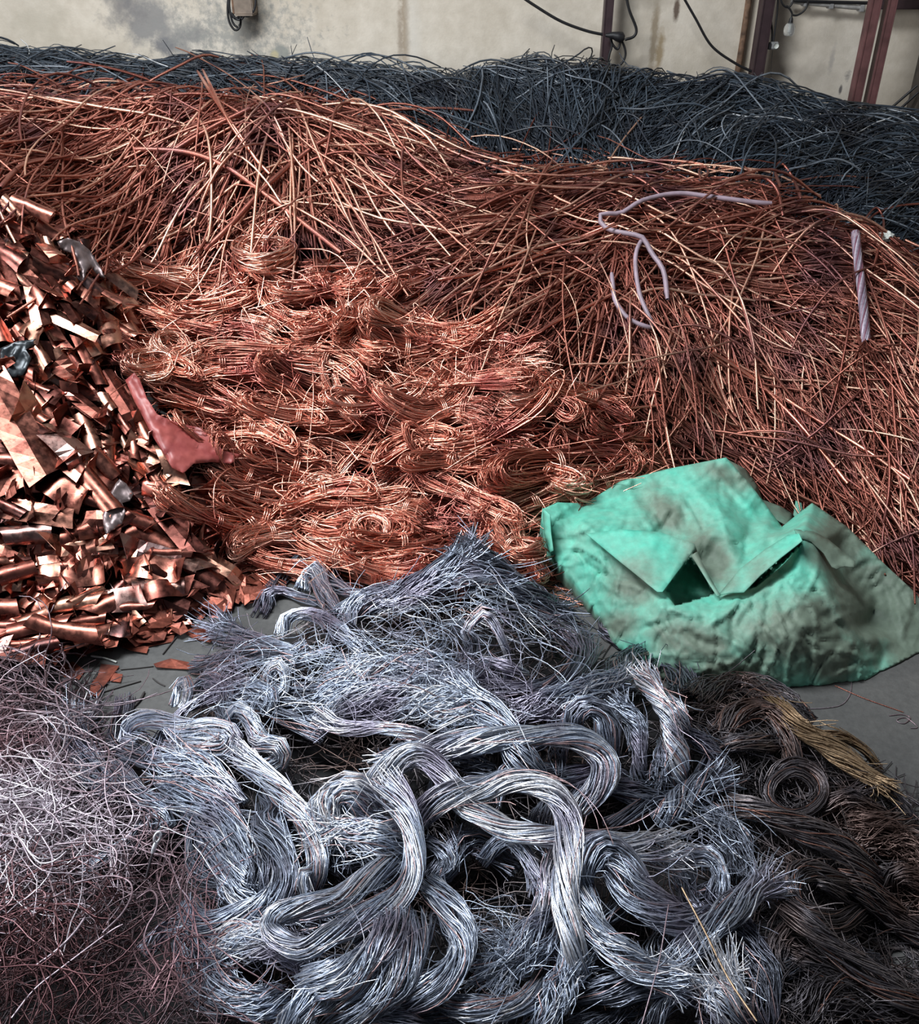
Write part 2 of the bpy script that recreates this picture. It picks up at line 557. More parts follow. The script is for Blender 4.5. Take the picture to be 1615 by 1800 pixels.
WY = 6.9
tag(link('wall_back', box_mesh('wall_back', (-6.5, WY, -0.2), (6.0, WY + 0.2, 5.0), M_WALL)), 'stained cream plaster wall behind the heaps', None, None, 'structure')
tag(link('wall_right', box_mesh('wall_right', (5.8, -1.5, -0.2), (6.0, WY, 5.0), M_WALL)), 'plaster side wall beyond the right edge', None, None, 'structure')
tag(link('floor', box_mesh('floor', (-6.5, -1.5, -0.2), (6.0, WY + 0.2, 0.0), M_FLOOR)), 'dusty grey concrete floor', None, None, 'structure')

# ------------------------------------------------------------------ heaps: wires following the heap surface
def in_poly(u, v, poly):
    c = np.zeros(u.shape, bool)
    n = len(poly)
    for i in range(n):
        x1, y1 = poly[i]; x2, y2 = poly[(i + 1) % n]
        k = ((y1 > v) != (y2 > v)) & (u < (x2 - x1) * (v - y1) / ((y2 - y1) if y2 != y1 else 1e-9) + x1)
        c ^= k
    return c


def pick(rng, poly, M, ymin=0.0):
    if ymin:
        u, v = pick(rng, poly, M * 2)
        k = surf(u, v) > ymin
        return u[k][:M], v[k][:M]
    p = np.array(poly, float)
    lo, hi = p.min(0), p.max(0)
    U, V = [], []
    n = 0
    while n < M:
        u = rng.uniform(lo[0], hi[0], M * 2); v = rng.uniform(lo[1], hi[1], M * 2)
        k = in_poly(u, v, poly)
        U.append(u[k]); V.append(v[k]); n += k.sum()
    return np.concatenate(U)[:M], np.concatenate(V)[:M]


def idw(u, v, pts):
    """angle field: pts rows (u, v, angle deg), line directions (period 180)"""
    p = np.array(pts, float)
    d2 = (u[:, None] - p[None, :, 0]) ** 2 + (v[:, None] - p[None, :, 1]) ** 2 + 900
    wgt = 1 / d2 ** 1.5
    a = np.radians(p[:, 2]) * 2
    return 0.5 * np.arctan2((wgt * np.sin(a)).sum(1), (wgt * np.cos(a)).sum(1))


def surface_wires(rng, uv, n, lpx, ang, lift, curv=0.6, wob=0.0, arch=0.0, tip=0.0, stiff=2):
    """wires centred where the sight lines uv meet the heap, running along the surface; returns P (M,n,3), depth (M,)"""
    u, v = uv
    M = len(u)
    y0 = surf(u, v, 0.0)
    p0 = at(u, v, y0)
    dep = depth_of(p0)
    hx, hy = Hg(p0[:, 0], p0[:, 1])
    nor = np.stack([-hx, -hy, np.ones(M)], -1)
    nor /= np.linalg.norm(nor, axis=1, keepdims=True)
    d = ray(u, v); d /= np.linalg.norm(d, axis=1, keepdims=True)
    ca, sa = np.cos(ang), np.sin(ang)
    e = np.stack([ca, -sa * sp, -sa * cp], -1)        # direction in the photo: right ca, down sa
    den = (d * nor).sum(1)
    den = np.where(np.abs(den) < 0.25, -0.25, den)
    t = e - d * ((e * nor).sum(1) / den)[:, None]
    tl = np.linalg.norm(t, axis=1)
    L = lpx * dep / FPX * np.clip(tl, 0.7, 1.6)
    psi0 = np.arctan2(t[:, 1], t[:, 0])
    half = n // 2
    X = np.zeros((M, n)); Y = np.zeros((M, n))
    X[:, half], Y[:, half] = p0[:, 0], p0[:, 1]
    ds = L / (n - 1)
    kap = rng.normal(0, curv, M) / np.maximum(L, 0.05)
    for sgn in (1, -1):
        psi = psi0.copy()
        kk = half
        w_ = np.zeros(M)
        while 0 <= kk + sgn < n:
            cx, cy = np.cos(psi) * sgn, np.sin(psi) * sgn
            gx_, gy_ = Hg(X[:, kk], Y[:, kk])
            sl = gx_ * cx + gy_ * cy
            h = ds / np.sqrt(1 + sl * sl)
            X[:, kk + sgn] = X[:, kk] + cx * h
            Y[:, kk + sgn] = Y[:, kk] + cy * h
            w_ = 0.6 * w_ + rng.normal(0, wob, M) if wob else w_
            psi = psi + sgn * kap * ds + w_
            kk += sgn
    Z = np.maximum(H(X, Y), 0.0)
    for _ in range(stiff):
        Zp = np.pad(Z, ((0, 0), (1, 1)), mode='edge')
        Z = (Zp[:, :-2] + Zp[:, 2:] + 2 * Z) / 4
    s = np.linspace(-1, 1, n)[None]
    Z = Z + np.asarray(lift)[:, None] + np.asarray(arch * np.abs(rng.normal(0, 1, M)))[:, None] * (1 - s * s)
    if tip:
        tt = tip * np.abs(rng.normal(0, 1, M)) * (rng.random(M) < 0.5)
        sd = rng.choice([-1, 1], M)
        Z = Z + tt[:, None] * np.clip(s * sd[:, None] - 0.3, 0, 1) ** 1.6
    P = np.stack([X, np.minimum(Y, WY - 0.05), np.maximum(Z, 0.006)], -1)
    return P, dep


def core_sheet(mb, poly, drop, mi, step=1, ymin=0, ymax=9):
    """backing sheet a little below a heap surface, coloured near black as gap shade, for the part of the height field inside a plan polygon"""
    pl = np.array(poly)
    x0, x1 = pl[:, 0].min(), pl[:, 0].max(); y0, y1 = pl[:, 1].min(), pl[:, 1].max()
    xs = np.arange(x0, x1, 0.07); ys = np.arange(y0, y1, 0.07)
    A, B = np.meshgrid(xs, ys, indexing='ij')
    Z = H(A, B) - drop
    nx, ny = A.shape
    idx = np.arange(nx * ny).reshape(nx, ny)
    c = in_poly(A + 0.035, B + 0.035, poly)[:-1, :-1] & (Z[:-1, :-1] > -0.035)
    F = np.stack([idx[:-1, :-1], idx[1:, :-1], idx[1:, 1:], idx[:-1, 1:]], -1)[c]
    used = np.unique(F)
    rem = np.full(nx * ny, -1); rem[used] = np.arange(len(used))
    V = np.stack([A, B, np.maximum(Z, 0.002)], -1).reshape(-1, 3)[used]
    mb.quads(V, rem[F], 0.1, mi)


def plan(poly_uvy):
    return [tuple(at(u, v, y)[:2]) for u, v, y in poly_uvy]


rng = np.random.default_rng(11)


def wires_as_things(P, R, tint, name, labels, cat, group, mat, sides=4):
    """each wire its own top-level mesh; labels (M,) text, group (M,) or text"""
    for i in range(len(P)):
        mb = MB()
        c = P[i].mean(0)
        mb.tubes((P[i] - c)[None], np.asarray(R[i])[None] if np.ndim(R[i]) else R[i], sides, tint[i:i + 1])
        o = link(name, mb.mesh(name), None, [mat])
        o.location = c
        tag(o, labels[i], cat, group if isinstance(group, str) else group[i])


# ---- black cable heap
BLK = [(-40, 95), (200, 112), (450, 122), (650, 124), (760, 140), (840, 150), (890, 132), (950, 120), (1120, 134), (1330, 155), (1420, 187), (1640, 217), (1640, 470),
       (1530, 418), (1450, 385), (1400, 345), (1300, 308), (1100, 312), (950, 285), (830, 265), (700, 205), (620, 178), (450, 162), (240, 165), (130, 158), (0, 142), (-40, 138)]
ANG_BLK = [(100, 120, 3), (300, 130, 8), (500, 140, 12), (700, 160, 25), (850, 180, 80), (950, 150, 15), (960, 230, 75), (1050, 200, -60), (1050, 280, 78), (1200, 180, -20), (1200, 230, -40),
           (1300, 280, -45), (1350, 200, 15), (1450, 220, 5), (1500, 300, -40), (1600, 250, 10), (1600, 340, -20), (1550, 390, -15), (1620, 430, -30)]


def mk_black(M, n, lpx, lift, spread, arch, tip, poly=BLK, curv=0.8):
    uv = pick(rng, poly, M)
    a = idw(uv[0], uv[1], ANG_BLK) + rng.normal(0, spread, M)
    return (*surface_wires(rng, uv, n, rng.uniform(*lpx, M), a, rng.uniform(*lift, M), curv, 0.05, arch, tip), uv)


mb = MB()
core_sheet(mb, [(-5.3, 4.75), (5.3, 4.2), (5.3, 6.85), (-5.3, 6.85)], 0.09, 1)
for (M, n, lpx, lift, spr, arch, tip) in ((6000, 7, (70, 170), (-0.09, 0.02), 0.3, 0.02, 0.0), (3400, 8, (70, 170), (0.0, 0.06), 0.3, 0.02, 0.04), (500, 8, (60, 130), (0.02, 0.06), 0.9, 0.02, 0.09)):
    P, dep, uv = mk_black(M, n, lpx, lift, spr, arch, tip)
    rr = rng.uniform(0.75, 1.35, M) * dep / FPX
    mb.tubes(P, rr, 3, np.clip(rng.beta(2, 2.6, M) + (rng.random(M) < 0.02) * 0.5, 0, 1), 0)
# cables on the far slope down to the wall
M = 900
x = rng.uniform(-4.8, 4.8, M); y = rng.uniform(5.9, 6.75, M)
a = rng.uniform(0, PI, M)
s = np.linspace(-0.25, 0.25, 6)[None]
X = x[:, None] + np.cos(a)[:, None] * s; Y = np.minimum(y[:, None] + np.sin(a)[:, None] * s, 6.84)
mb.tubes(np.stack([X, Y, H(X, Y) + rng.uniform(0, 0.03, M)[:, None]], -1), 0.006, 3, rng.beta(2, 2.6, M))
tag(link('black_cable_heap', mb.mesh('black_cable_heap'), None, [M_BLACK, M_CORE_BLACK]), 'long dark heap of stripped black cables along the back wall', 'cable heap', None, 'stuff')

P, dep, uv = mk_black(300, 11, (90, 210), (0.035, 0.07), 0.5, 0.03, 0.03)
lab = []
for u, v in zip(*uv):
    if v < 175 and u < 760:
        lab.append(('black cable on the low stretch of dark heap at left', 'black cables on the low left stretch'))
    elif u < 880:
        lab.append(('black cable in the dip of the dark heap behind the copper', 'black cables in the dip'))
    elif v < 190:
        lab.append(('black cable near the ridge of the tall dark heap', 'black cables along the ridge'))
    elif u < 1250:
        lab.append(('black cable hanging down the middle face of the dark heap', 'black cables on the middle face'))
    else:
        lab.append(('blue black cable on the sloping right face of dark heap', 'black cables on the right face'))
wires_as_things(P, rng.uniform(1.2, 1.9, 300) * dep / FPX, np.clip(rng.beta(2.5, 2.2, 300) + 0.15, 0, 0.95), 'black_cable', [l[0] for l in lab], 'cable', [l[1] for l in lab], M_BLACK)

# ---- long copper wire heap
LNG = [(-110, 140), (60, 160), (240, 168), (350, 166), (520, 168), (620, 182), (700, 213), (760, 248), (830, 270), (950, 288), (1100, 317), (1300, 312), (1400, 350), (1450, 387), (1530, 420), (1760, 545),
       (1760, 1110), (1640, 1040), (1560, 1010), (1480, 930), (1350, 880), (1280, 830), (1150, 830), (1130, 770), (1050, 700), (920, 620), (760, 540), (640, 475), (480, 440), (350, 430), (220, 495), (150, 440), (60, 385), (-110, 320)]
ANG_LNG = [(0, 170, 10), (50, 220, -18), (60, 320, -35), (150, 200, -5), (200, 300, -38), (300, 400, -55), (200, 420, -45), (350, 230, -35), (400, 350, -62), (500, 350, 75), (450, 420, -70), (560, 250, 32), (650, 300, 30), (640, 400, 42), (560, 190, 10), (700, 240, 25),
           (750, 330, 12), (800, 430, -14), (900, 350, -10), (900, 300, 8), (1000, 450, -22), (900, 520, -45), (1000, 600, -60), (1100, 360, 0), (1250, 350, 2), (1300, 450, -12), (1250, 600, 60), (1200, 480, -20), (1350, 700, 55), (1430, 470, -5),
           (1500, 600, 48), (1500, 800, 62), (1150, 700, 82), (1250, 780, 50), (1550, 500, 25), (1600, 900, 62), (1600, 600, 40), (1100, 560, 70)]


def mk_long(M, n, lpx, lift, spread, arch, tip, poly=LNG, curv=0.5, cross=0.2):
    uv = pick(rng, poly, M)
    a = idw(uv[0], uv[1], ANG_LNG) + rng.normal(0, spread, M) + (rng.random(M) < cross) * rng.uniform(-1.5, 1.5, M)
    return (*surface_wires(rng, uv, n, rng.uniform(*lpx, M), a, rng.uniform(*lift, M), curv, 0.03, arch, tip, 4), uv)


mb = MB()
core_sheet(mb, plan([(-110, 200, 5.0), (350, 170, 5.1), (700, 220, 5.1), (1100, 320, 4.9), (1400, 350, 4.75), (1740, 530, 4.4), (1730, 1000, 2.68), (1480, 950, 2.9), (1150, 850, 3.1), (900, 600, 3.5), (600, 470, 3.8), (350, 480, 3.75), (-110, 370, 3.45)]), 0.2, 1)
for (M, n, lpx, lift, spr, arch, tip, rr_, tl) in ((1900, 8, (120, 300), (-0.16, -0.05), 0.3, 0.0, 0.0, (1.6, 2.8), 0.0),
                                              (2100, 9, (110, 300), (-0.05, 0.05), 0.32, 0.02, 0.015, (1.2, 2.4), 0.12),
                                              (1000, 9, (80, 240), (0.02, 0.09), 0.5, 0.03, 0.03, (0.9, 1.9), 0.25)):
    P, dep, uv = mk_long(M, n, lpx, lift, spr, arch, tip)
    mb.tubes(P, rng.uniform(*rr_, M) * dep / FPX, 3, np.clip(rng.beta(2, 2.4, M) + tl, 0, 1))
# bunches of parallel wires, as the stripped conductors lie
M = 170
uv = pick(rng, LNG, M)
for j in range(M):
    k = int(rng.integers(5, 12))
    u = np.full(k, uv[0][j]); v = np.full(k, uv[1][j])
    a0 = idw(u[:1], v[:1], ANG_LNG)[0] + rng.normal(0, 0.3)
    off = rng.normal(0, 4.0, k)
    uu, vv = u - np.sin(a0) * off, v + np.cos(a0) * off
    r_state = rng.normal(0, 0.6)
    P, dep = surface_wires(rng, (uu, vv), 9, np.full(k, rng.uniform(140, 300)) + rng.normal(0, 15, k), np.full(k, a0) + rng.normal(0, 0.03, k), rng.uniform(0.03, 0.07) + rng.uniform(-0.015, 0.015, k), 0.12, 0, 0.0, 0.0, 4)
    mb.tubes(P, rng.uniform(1.3, 2.0, k) * dep / FPX, 3, np.clip(rng.uniform(0.25, 0.75) + rng.normal(0, 0.12, k), 0, 1))
# far slope
M = 700
uc = rng.uniform(-2.2, 2.2, M); yc = rng.uniform(4.45, 4.95, M)
a = rng.normal(0, 0.6, M)
s = np.linspace(-0.3, 0.3, 6)[None]
X = uc[:, None] + np.cos(a)[:, None] * s; Y = yc[:, None] + np.sin(a)[:, None] * s
mb.tubes(np.stack([X, Y, H(X, Y) + rng.uniform(-0.02, 0.015, M)[:, None]], -1), 0.005, 3, rng.beta(2, 2.4, M))
tag(link('copper_wire_heap', mb.mesh('copper_wire_heap'), None, [M_LONG, M_CORE_CU]), 'big tangled heap of long reddish copper wires across the middle', 'wire heap', None, 'stuff')

P, dep, uv = mk_long(292, 13, (170, 360), (0.05, 0.10), 0.38, 0.035, 0.02)
lab = []
for u, v in zip(*uv):
    if u < 330:
        lab.append(('long copper wire sweeping down left of the copper hump', 'copper wires left of the hump'))
    elif u < 720 and v < 270:
        lab.append(('long copper wire on the crest of the left copper hump', 'copper wires on the left crest'))
    elif u < 720:
        lab.append(('long copper wire on the front face of the left hump', 'copper wires on the front of the left hump'))
    elif v < 400:
        lab.append(('long copper wire along the top of the right copper slope', 'copper wires along the right crest'))
    elif u < 1100:
        lab.append(('long copper wire in the saddle between hump and right slope', 'copper wires in the saddle'))
    elif v < 620:
        lab.append(('long copper wire on the upper part of the right slope', 'copper wires on the upper right slope'))
    else:
        lab.append(('long copper wire on the lower right slope above green sack', 'copper wires on the lower right slope'))
tw_ = np.clip(rng.beta(2.2, 2, 292) + 0.28, 0, 1)
adj = ['bright' if t > 0.9 else ('dark' if t < 0.7 else 'reddish') for t in tw_]
wires_as_things(P, rng.uniform(1.7, 2.7, 292) * dep / FPX, tw_, 'copper_wire', [a_ + ' ' + l[0] for a_, l in zip(adj, lab)], 'wire', [a_ + ' ' + l[1] for a_, l in zip(adj, lab)], M_LONG)
# ------------------------------------------------------------------ splines
def catmull(pts, n):
    p = np.array(pts, float)
    if len(p) == 2:
        s = np.linspace(0, 1, n)[:, None]
        return p[0] * (1 - s) + p[1] * s
    e = np.vstack([2 * p[0] - p[1], p, 2 * p[-1] - p[-2]])
    out = []
    for i in range(len(p) - 1):
        a, b, c, d = e[i], e[i + 1], e[i + 2], e[i + 3]
        t = np.linspace(0, 1, 16, endpoint=False)[:, None]
        out.append(0.5 * ((2 * b) + (-a + c) * t + (2 * a - 5 * b + 4 * c - d) * t ** 2 + (-a + 3 * b - 3 * c + d) * t ** 3))
    q = np.vstack(out + [p[-1:]])
    L = np.r_[0, np.cumsum(np.linalg.norm(np.diff(q, axis=0), axis=1))]
    s = np.linspace(0, L[-1], n)
    return np.stack([np.interp(s, L, q[:, k]) for k in range(q.shape[1])], -1)


def pts_of(s):
    return [tuple(float(x) for x in q.split(',')) for q in s.split()]


def smooth1(a, k):
    for _ in range(k):
        b = a.copy()
        b[1:-1] = (a[:-2] + 2 * a[1:-1] + a[2:]) / 4
        a = b
    return a


def frame(P):
    T = np.gradient(P, axis=0)
    T /= np.linalg.norm(T, axis=1, keepdims=True) + 1e-9
    hx, hy = Hg(P[:, 0], P[:, 1])
    N = np.stack([-hx * 0.6, -hy * 0.6 - 0.25, np.ones(len(P))], -1)   # flattened against what it lies on
    N -= T * (N * T).sum(1, keepdims=True)
    nl = np.linalg.norm(N, axis=1, keepdims=True)
    N = np.where(nl > 0.15, N / (nl + 1e-9), 0)
    for k in range(len(P)):
        if nl[k, 0] <= 0.15:
            N[k] = N[k - 1] if k else np.array([0, -1.0, 0])
    N = np.stack([smooth1(N[:, i], 3) for i in range(3)], -1)
    N -= T * (N * T).sum(1, keepdims=True)
    N /= np.linalg.norm(N, axis=1, keepdims=True) + 1e-9
    return T, N, np.cross(T, N)


rb = np.random.default_rng(77)


def bundle_paths(pts, rpx, lift, arch=0.0, fs=0.0, fe=0.0, N=None, twist=0.6, flat=0.7, loose=0.0, tl=0.5, tw=0.22, seg=13.0):
    pp = np.array(pts)
    n = int(np.clip(np.linalg.norm(np.diff(pp, axis=0), axis=1).sum() / seg, 9, 52))
    q = catmull(pts, n)
    t = np.linspace(0, 1, n)
    y = surf(q[:, 0], q[:, 1], np.maximum(0.004, rpx * 1.9 / FPX * 0.6 + lift + arch * np.sin(PI * t) - (0.09 if not fs else 0) * np.clip(1 - t / 0.10, 0, 1) - (0.09 if not fe else 0) * np.clip(1 - (1 - t) / 0.10, 0, 1)))
    y = smooth1(y, 6)
    P = at(q[:, 0], q[:, 1], y)
    P[:, 2] = np.maximum(P[:, 2], 0.012)
    dep = depth_of(P)
    R = rpx * dep / FPX
    R = R * (1 + fs * np.clip(1 - t / 0.16, 0, 1) ** 1.5 + fe * np.clip(1 - (1 - t) / 0.16, 0, 1) ** 1.5)
    R = R * (1 + 0.10 * np.sin(2 * PI * (t * rb.uniform(1, 2.5) + rb.random())))
    T, Nn, B = frame(P)
    N = N or int(3.1 * rpx)
    rho = np.sqrt(rb.uniform(0.18, 1.0, N))[:, None]
    phi = rb.uniform(0, 2 * PI, N)[:, None]
    tt = t[None]
    A = phi + twist * 2 * PI * tt * (n * seg / 260.0) + (0.25 + loose) * np.sin(2 * PI * (tt * rb.uniform(0.6, 2.2, N)[:, None] + rb.random(N)[:, None]))
    RH = rho * (1 + (0.10 + 0.8 * loose) * np.sin(2 * PI * (tt * rb.uniform(0.8, 3, N)[:, None] + rb.random(N)[:, None])))
    off = (RH * R[None] * np.cos(A))[..., None] * B[None] + (RH * R[None] * flat * np.sin(A))[..., None] * Nn[None]
    PP = P[None] + off
    if fs or fe:
        sl = rb.normal(0, 0.6, N)[:, None, None] * R[None, :, None]
        PP = PP + sl * T[None] * (np.clip(1 - tt / 0.2, 0, 1) * (fs > 0) + np.clip(1 - (1 - tt) / 0.2, 0, 1) * (fe > 0))[..., None]
    tint = np.clip(rb.normal(tl, tw, N), 0, 0.93)
    tint[rb.random(N) < 0.05] = 1.0
    return P, T, Nn, B, R, dep, PP, tint


def fan(P, T, Nn, B, R, dep, k, at_end, spread=0.9, ln=(0.9, 2.2), flare=0.0):
    """loose wire ends splaying out of the cut end of a bundle"""
    i = -1 if at_end else 0
    R = R / (1 + flare)
    s = 1.0 if at_end else -1.0
    n = 7
    a = rb.uniform(0, 2 * PI, k); rr = np.sqrt(rb.random(k)) * R[i]
    side = np.cos(a)[:, None] * B[i] + 0.8 * np.sin(a)[:, None] * Nn[i]
    p0 = P[i] + rr[:, None] * side - s * T[i] * R[i] * 0.8
    d = s * T[i][None] + side * rb.uniform(0.1, spread, k)[:, None]
    d /= np.linalg.norm(d, axis=1, keepdims=True)
    c = rb.normal(0, 1, (k, 3)); L = rb.uniform(*ln, k) * R[i]
    q = np.linspace(0, 1, n)[None, :, None]
    PP = p0[:, None] + d[:, None] * (q * L[:, None, None]) + c[:, None] * (q ** 2 * L[:, None, None] * 0.28)
    PP[..., 2] = np.maximum(PP[..., 2], 0.006)
    return PP


def bundle(label, pts, rpx, lift=0.0, mat=None, cat='wire bundle', name='wire_bundle', group=None, wr=1.25, strays=7, sides=3, **kw):
    mat = mat or M_GREY
    P, T, Nn, B, R, dep, PP, tint = bundle_paths(pts_of(pts), rpx, lift, **kw)
    c = P[len(P) // 2].copy(); c[2] = max(0.0, float(P[:, 2].min()))
    root = thing(name, label, cat, c.tolist(), group)
    wrm = wr * dep.mean() / FPX
    mb = MB()
    mb.tubes(PP - c, rb.uniform(0.8, 1.2, len(PP)) * wrm, sides, tint)
    tag(link('strands', mb.mesh('strands'), root, [mat]), kind='stuff')
    for key, e in (('fs', False), ('fe', True)):
        if kw.get(key):
            F = fan(P, T, Nn, B, R, dep, int(12 + rpx * 1.2), e, 0.4 + 0.5 * kw[key], (0.9, 2.2), kw[key])
            mb = MB(); mb.tubes(F - c, wrm * 0.8, 3, np.clip(rb.normal(kw.get('tl', 0.5) + 0.15, 0.15, len(F)), 0, 0.93))
            tag(link('frayed_end', mb.mesh('frayed_end'), root, [mat]), kind='stuff')
    if strays:
        k = strays
        n = len(P)
        mb = MB()
        m = max(6, n // 3)
        paths = []
        for _ in range(k):
            i0 = int(rb.integers(0, max(1, n - m)))
            sl = slice(i0, i0 + m)
            q = np.linspace(0, 1, m)[:, None]
            a = rb.uniform(0, 2 * PI)
            dv = math.cos(a) * B[sl] + abs(math.sin(a)) * Nn[sl]
            r0 = R[sl][:, None]
            paths.append((P[sl] + dv * r0 * (0.7 + rb.uniform(0.4, 2.2) * (q if rb.random() < 0.5 else 1 - q) ** 2 + 0.25 * np.sin(5 * q + a)))[:m])
        paths = [p_ for p_ in paths if len(p_) == m]
        A = np.array(paths); A[..., 2] = np.maximum(A[..., 2], 0.006)
        mb.tubes(A - c, wrm * 0.75, 3, np.clip(rb.normal(kw.get('tl', 0.5) + 0.2, 0.15, len(A)), 0, 1))
        tag(link('stray_strands', mb.mesh('stray_strands'), root, [mat]), kind='stuff')
    return root


# ------------------------------------------------------------------ grey strand heap: fill
GREY = [(370, 1110), (450, 1060), (530, 1005), (640, 1045), (720, 1020), (830, 965), (960, 1040), (1050, 1120), (1180, 1150), (1240, 1230), (1290, 1400), (1390, 1560), (1370, 1960), (350, 1960), (350, 1560), (290, 1420), (120, 1290), (230, 1270), (330, 1190)]
DARK = [(1210, 1215), (1330, 1205), (1440, 1290), (1560, 1380), (1720, 1470), (1740, 1960), (1330, 1960), (1370, 1600), (1290, 1400)]
LOOSE = [(-120, 1175), (60, 1160), (140, 1205), (175, 1265), (210, 1400), (320, 1490), (380, 1640), (430, 1960), (-120, 1960)]
mb = MB()
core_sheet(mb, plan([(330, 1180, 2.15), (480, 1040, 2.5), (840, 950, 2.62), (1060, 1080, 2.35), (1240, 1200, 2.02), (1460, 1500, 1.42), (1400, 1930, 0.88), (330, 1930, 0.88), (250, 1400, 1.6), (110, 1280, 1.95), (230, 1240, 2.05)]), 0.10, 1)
M = 3200
uv = pick(rng, GREY, M)
yy_ = surf(uv[0], uv[1]); hh_ = at(uv[0], uv[1], yy_)[:, 2] > 0.06
uv = (uv[0][hh_], uv[1][hh_]); M = int(hh_.sum())
P, dep = surface_wires(rng, uv, 9, rng.uniform(60, 150, M), rng.uniform(0, PI, M), rng.uniform(-0.09, -0.01, M), 1.6, 0.12, 0.01, 0.0)
mb.tubes(P, rng.uniform(0.9, 1.4, M) * dep / FPX, 3, np.clip(rng.beta(2, 2.2, M), 0, 1), 2)  # dark material on the deep fill paints in the shade of the gaps
for _ in range(80):   # half buried hanks
    u, v = pick(rng, GREY, 1)
    a = rng.uniform(0, 2 * PI); L = rng.uniform(50, 130); b_ = rng.normal(0, 0.9)
    pl = [(u[0], v[0]), (u[0] + L * math.cos(a), v[0] + 0.8 * L * math.sin(a)), (u[0] + L * (math.cos(a) + math.cos(a + b_)), v[0] + 0.8 * L * (math.sin(a) + math.sin(a + b_)))]
    _, _, _, _, _, d_, PP, tint = bundle_paths(pl, rng.uniform(12, 26) * (0.7 + 0.3 * (v[0] - 1000) / 700), rng.uniform(-0.085, -0.03), N=int(rng.integers(24, 44)), tl=0.22, seg=18)
    mb.tubes(PP, 1.25 * d_.mean() / FPX, 3, tint)
M = 800           # fine loose hair on top
cl = [(675, 1215, 130, 60), (850, 1240, 150, 40), (600, 1180, 80, 60), (430, 1230, 80, 50), (480, 1680, 90, 40), (880, 1700, 60, 60), (760, 1130, 120, 60), (900, 1090, 100, 60), (620, 1490, 60, 50), (1230, 1470, 70, 70)]
pick_c = rng.integers(0, len(cl), M)
cc = np.array(cl, float)[pick_c]
uv = (cc[:, 0] + rng.normal(0, 0.6, M) * cc[:, 2], np.minimum(cc[:, 1] + rng.normal(0, 0.6, M) * cc[:, 3], 1810))
P, dep = surface_wires(rng, uv, 11, rng.uniform(50, 170, M), rng.normal(0.15, 0.7, M), rng.uniform(0.01, 0.06, M), 2.2, 0.22, 0.02, 0.03)
mb.tubes(P, rng.uniform(0.55, 0.95, M) * dep / FPX, 3, np.clip(rng.normal(0.62, 0.2, M), 0, 0.93))
tag(link('grey_strand_heap', mb.mesh('grey_strand_heap'), None, [M_GREY, M_CORE_GREY, M_DARK]), 'loose grey strands packed below and between the grey wire bundles', 'wire heap', None, 'stuff')

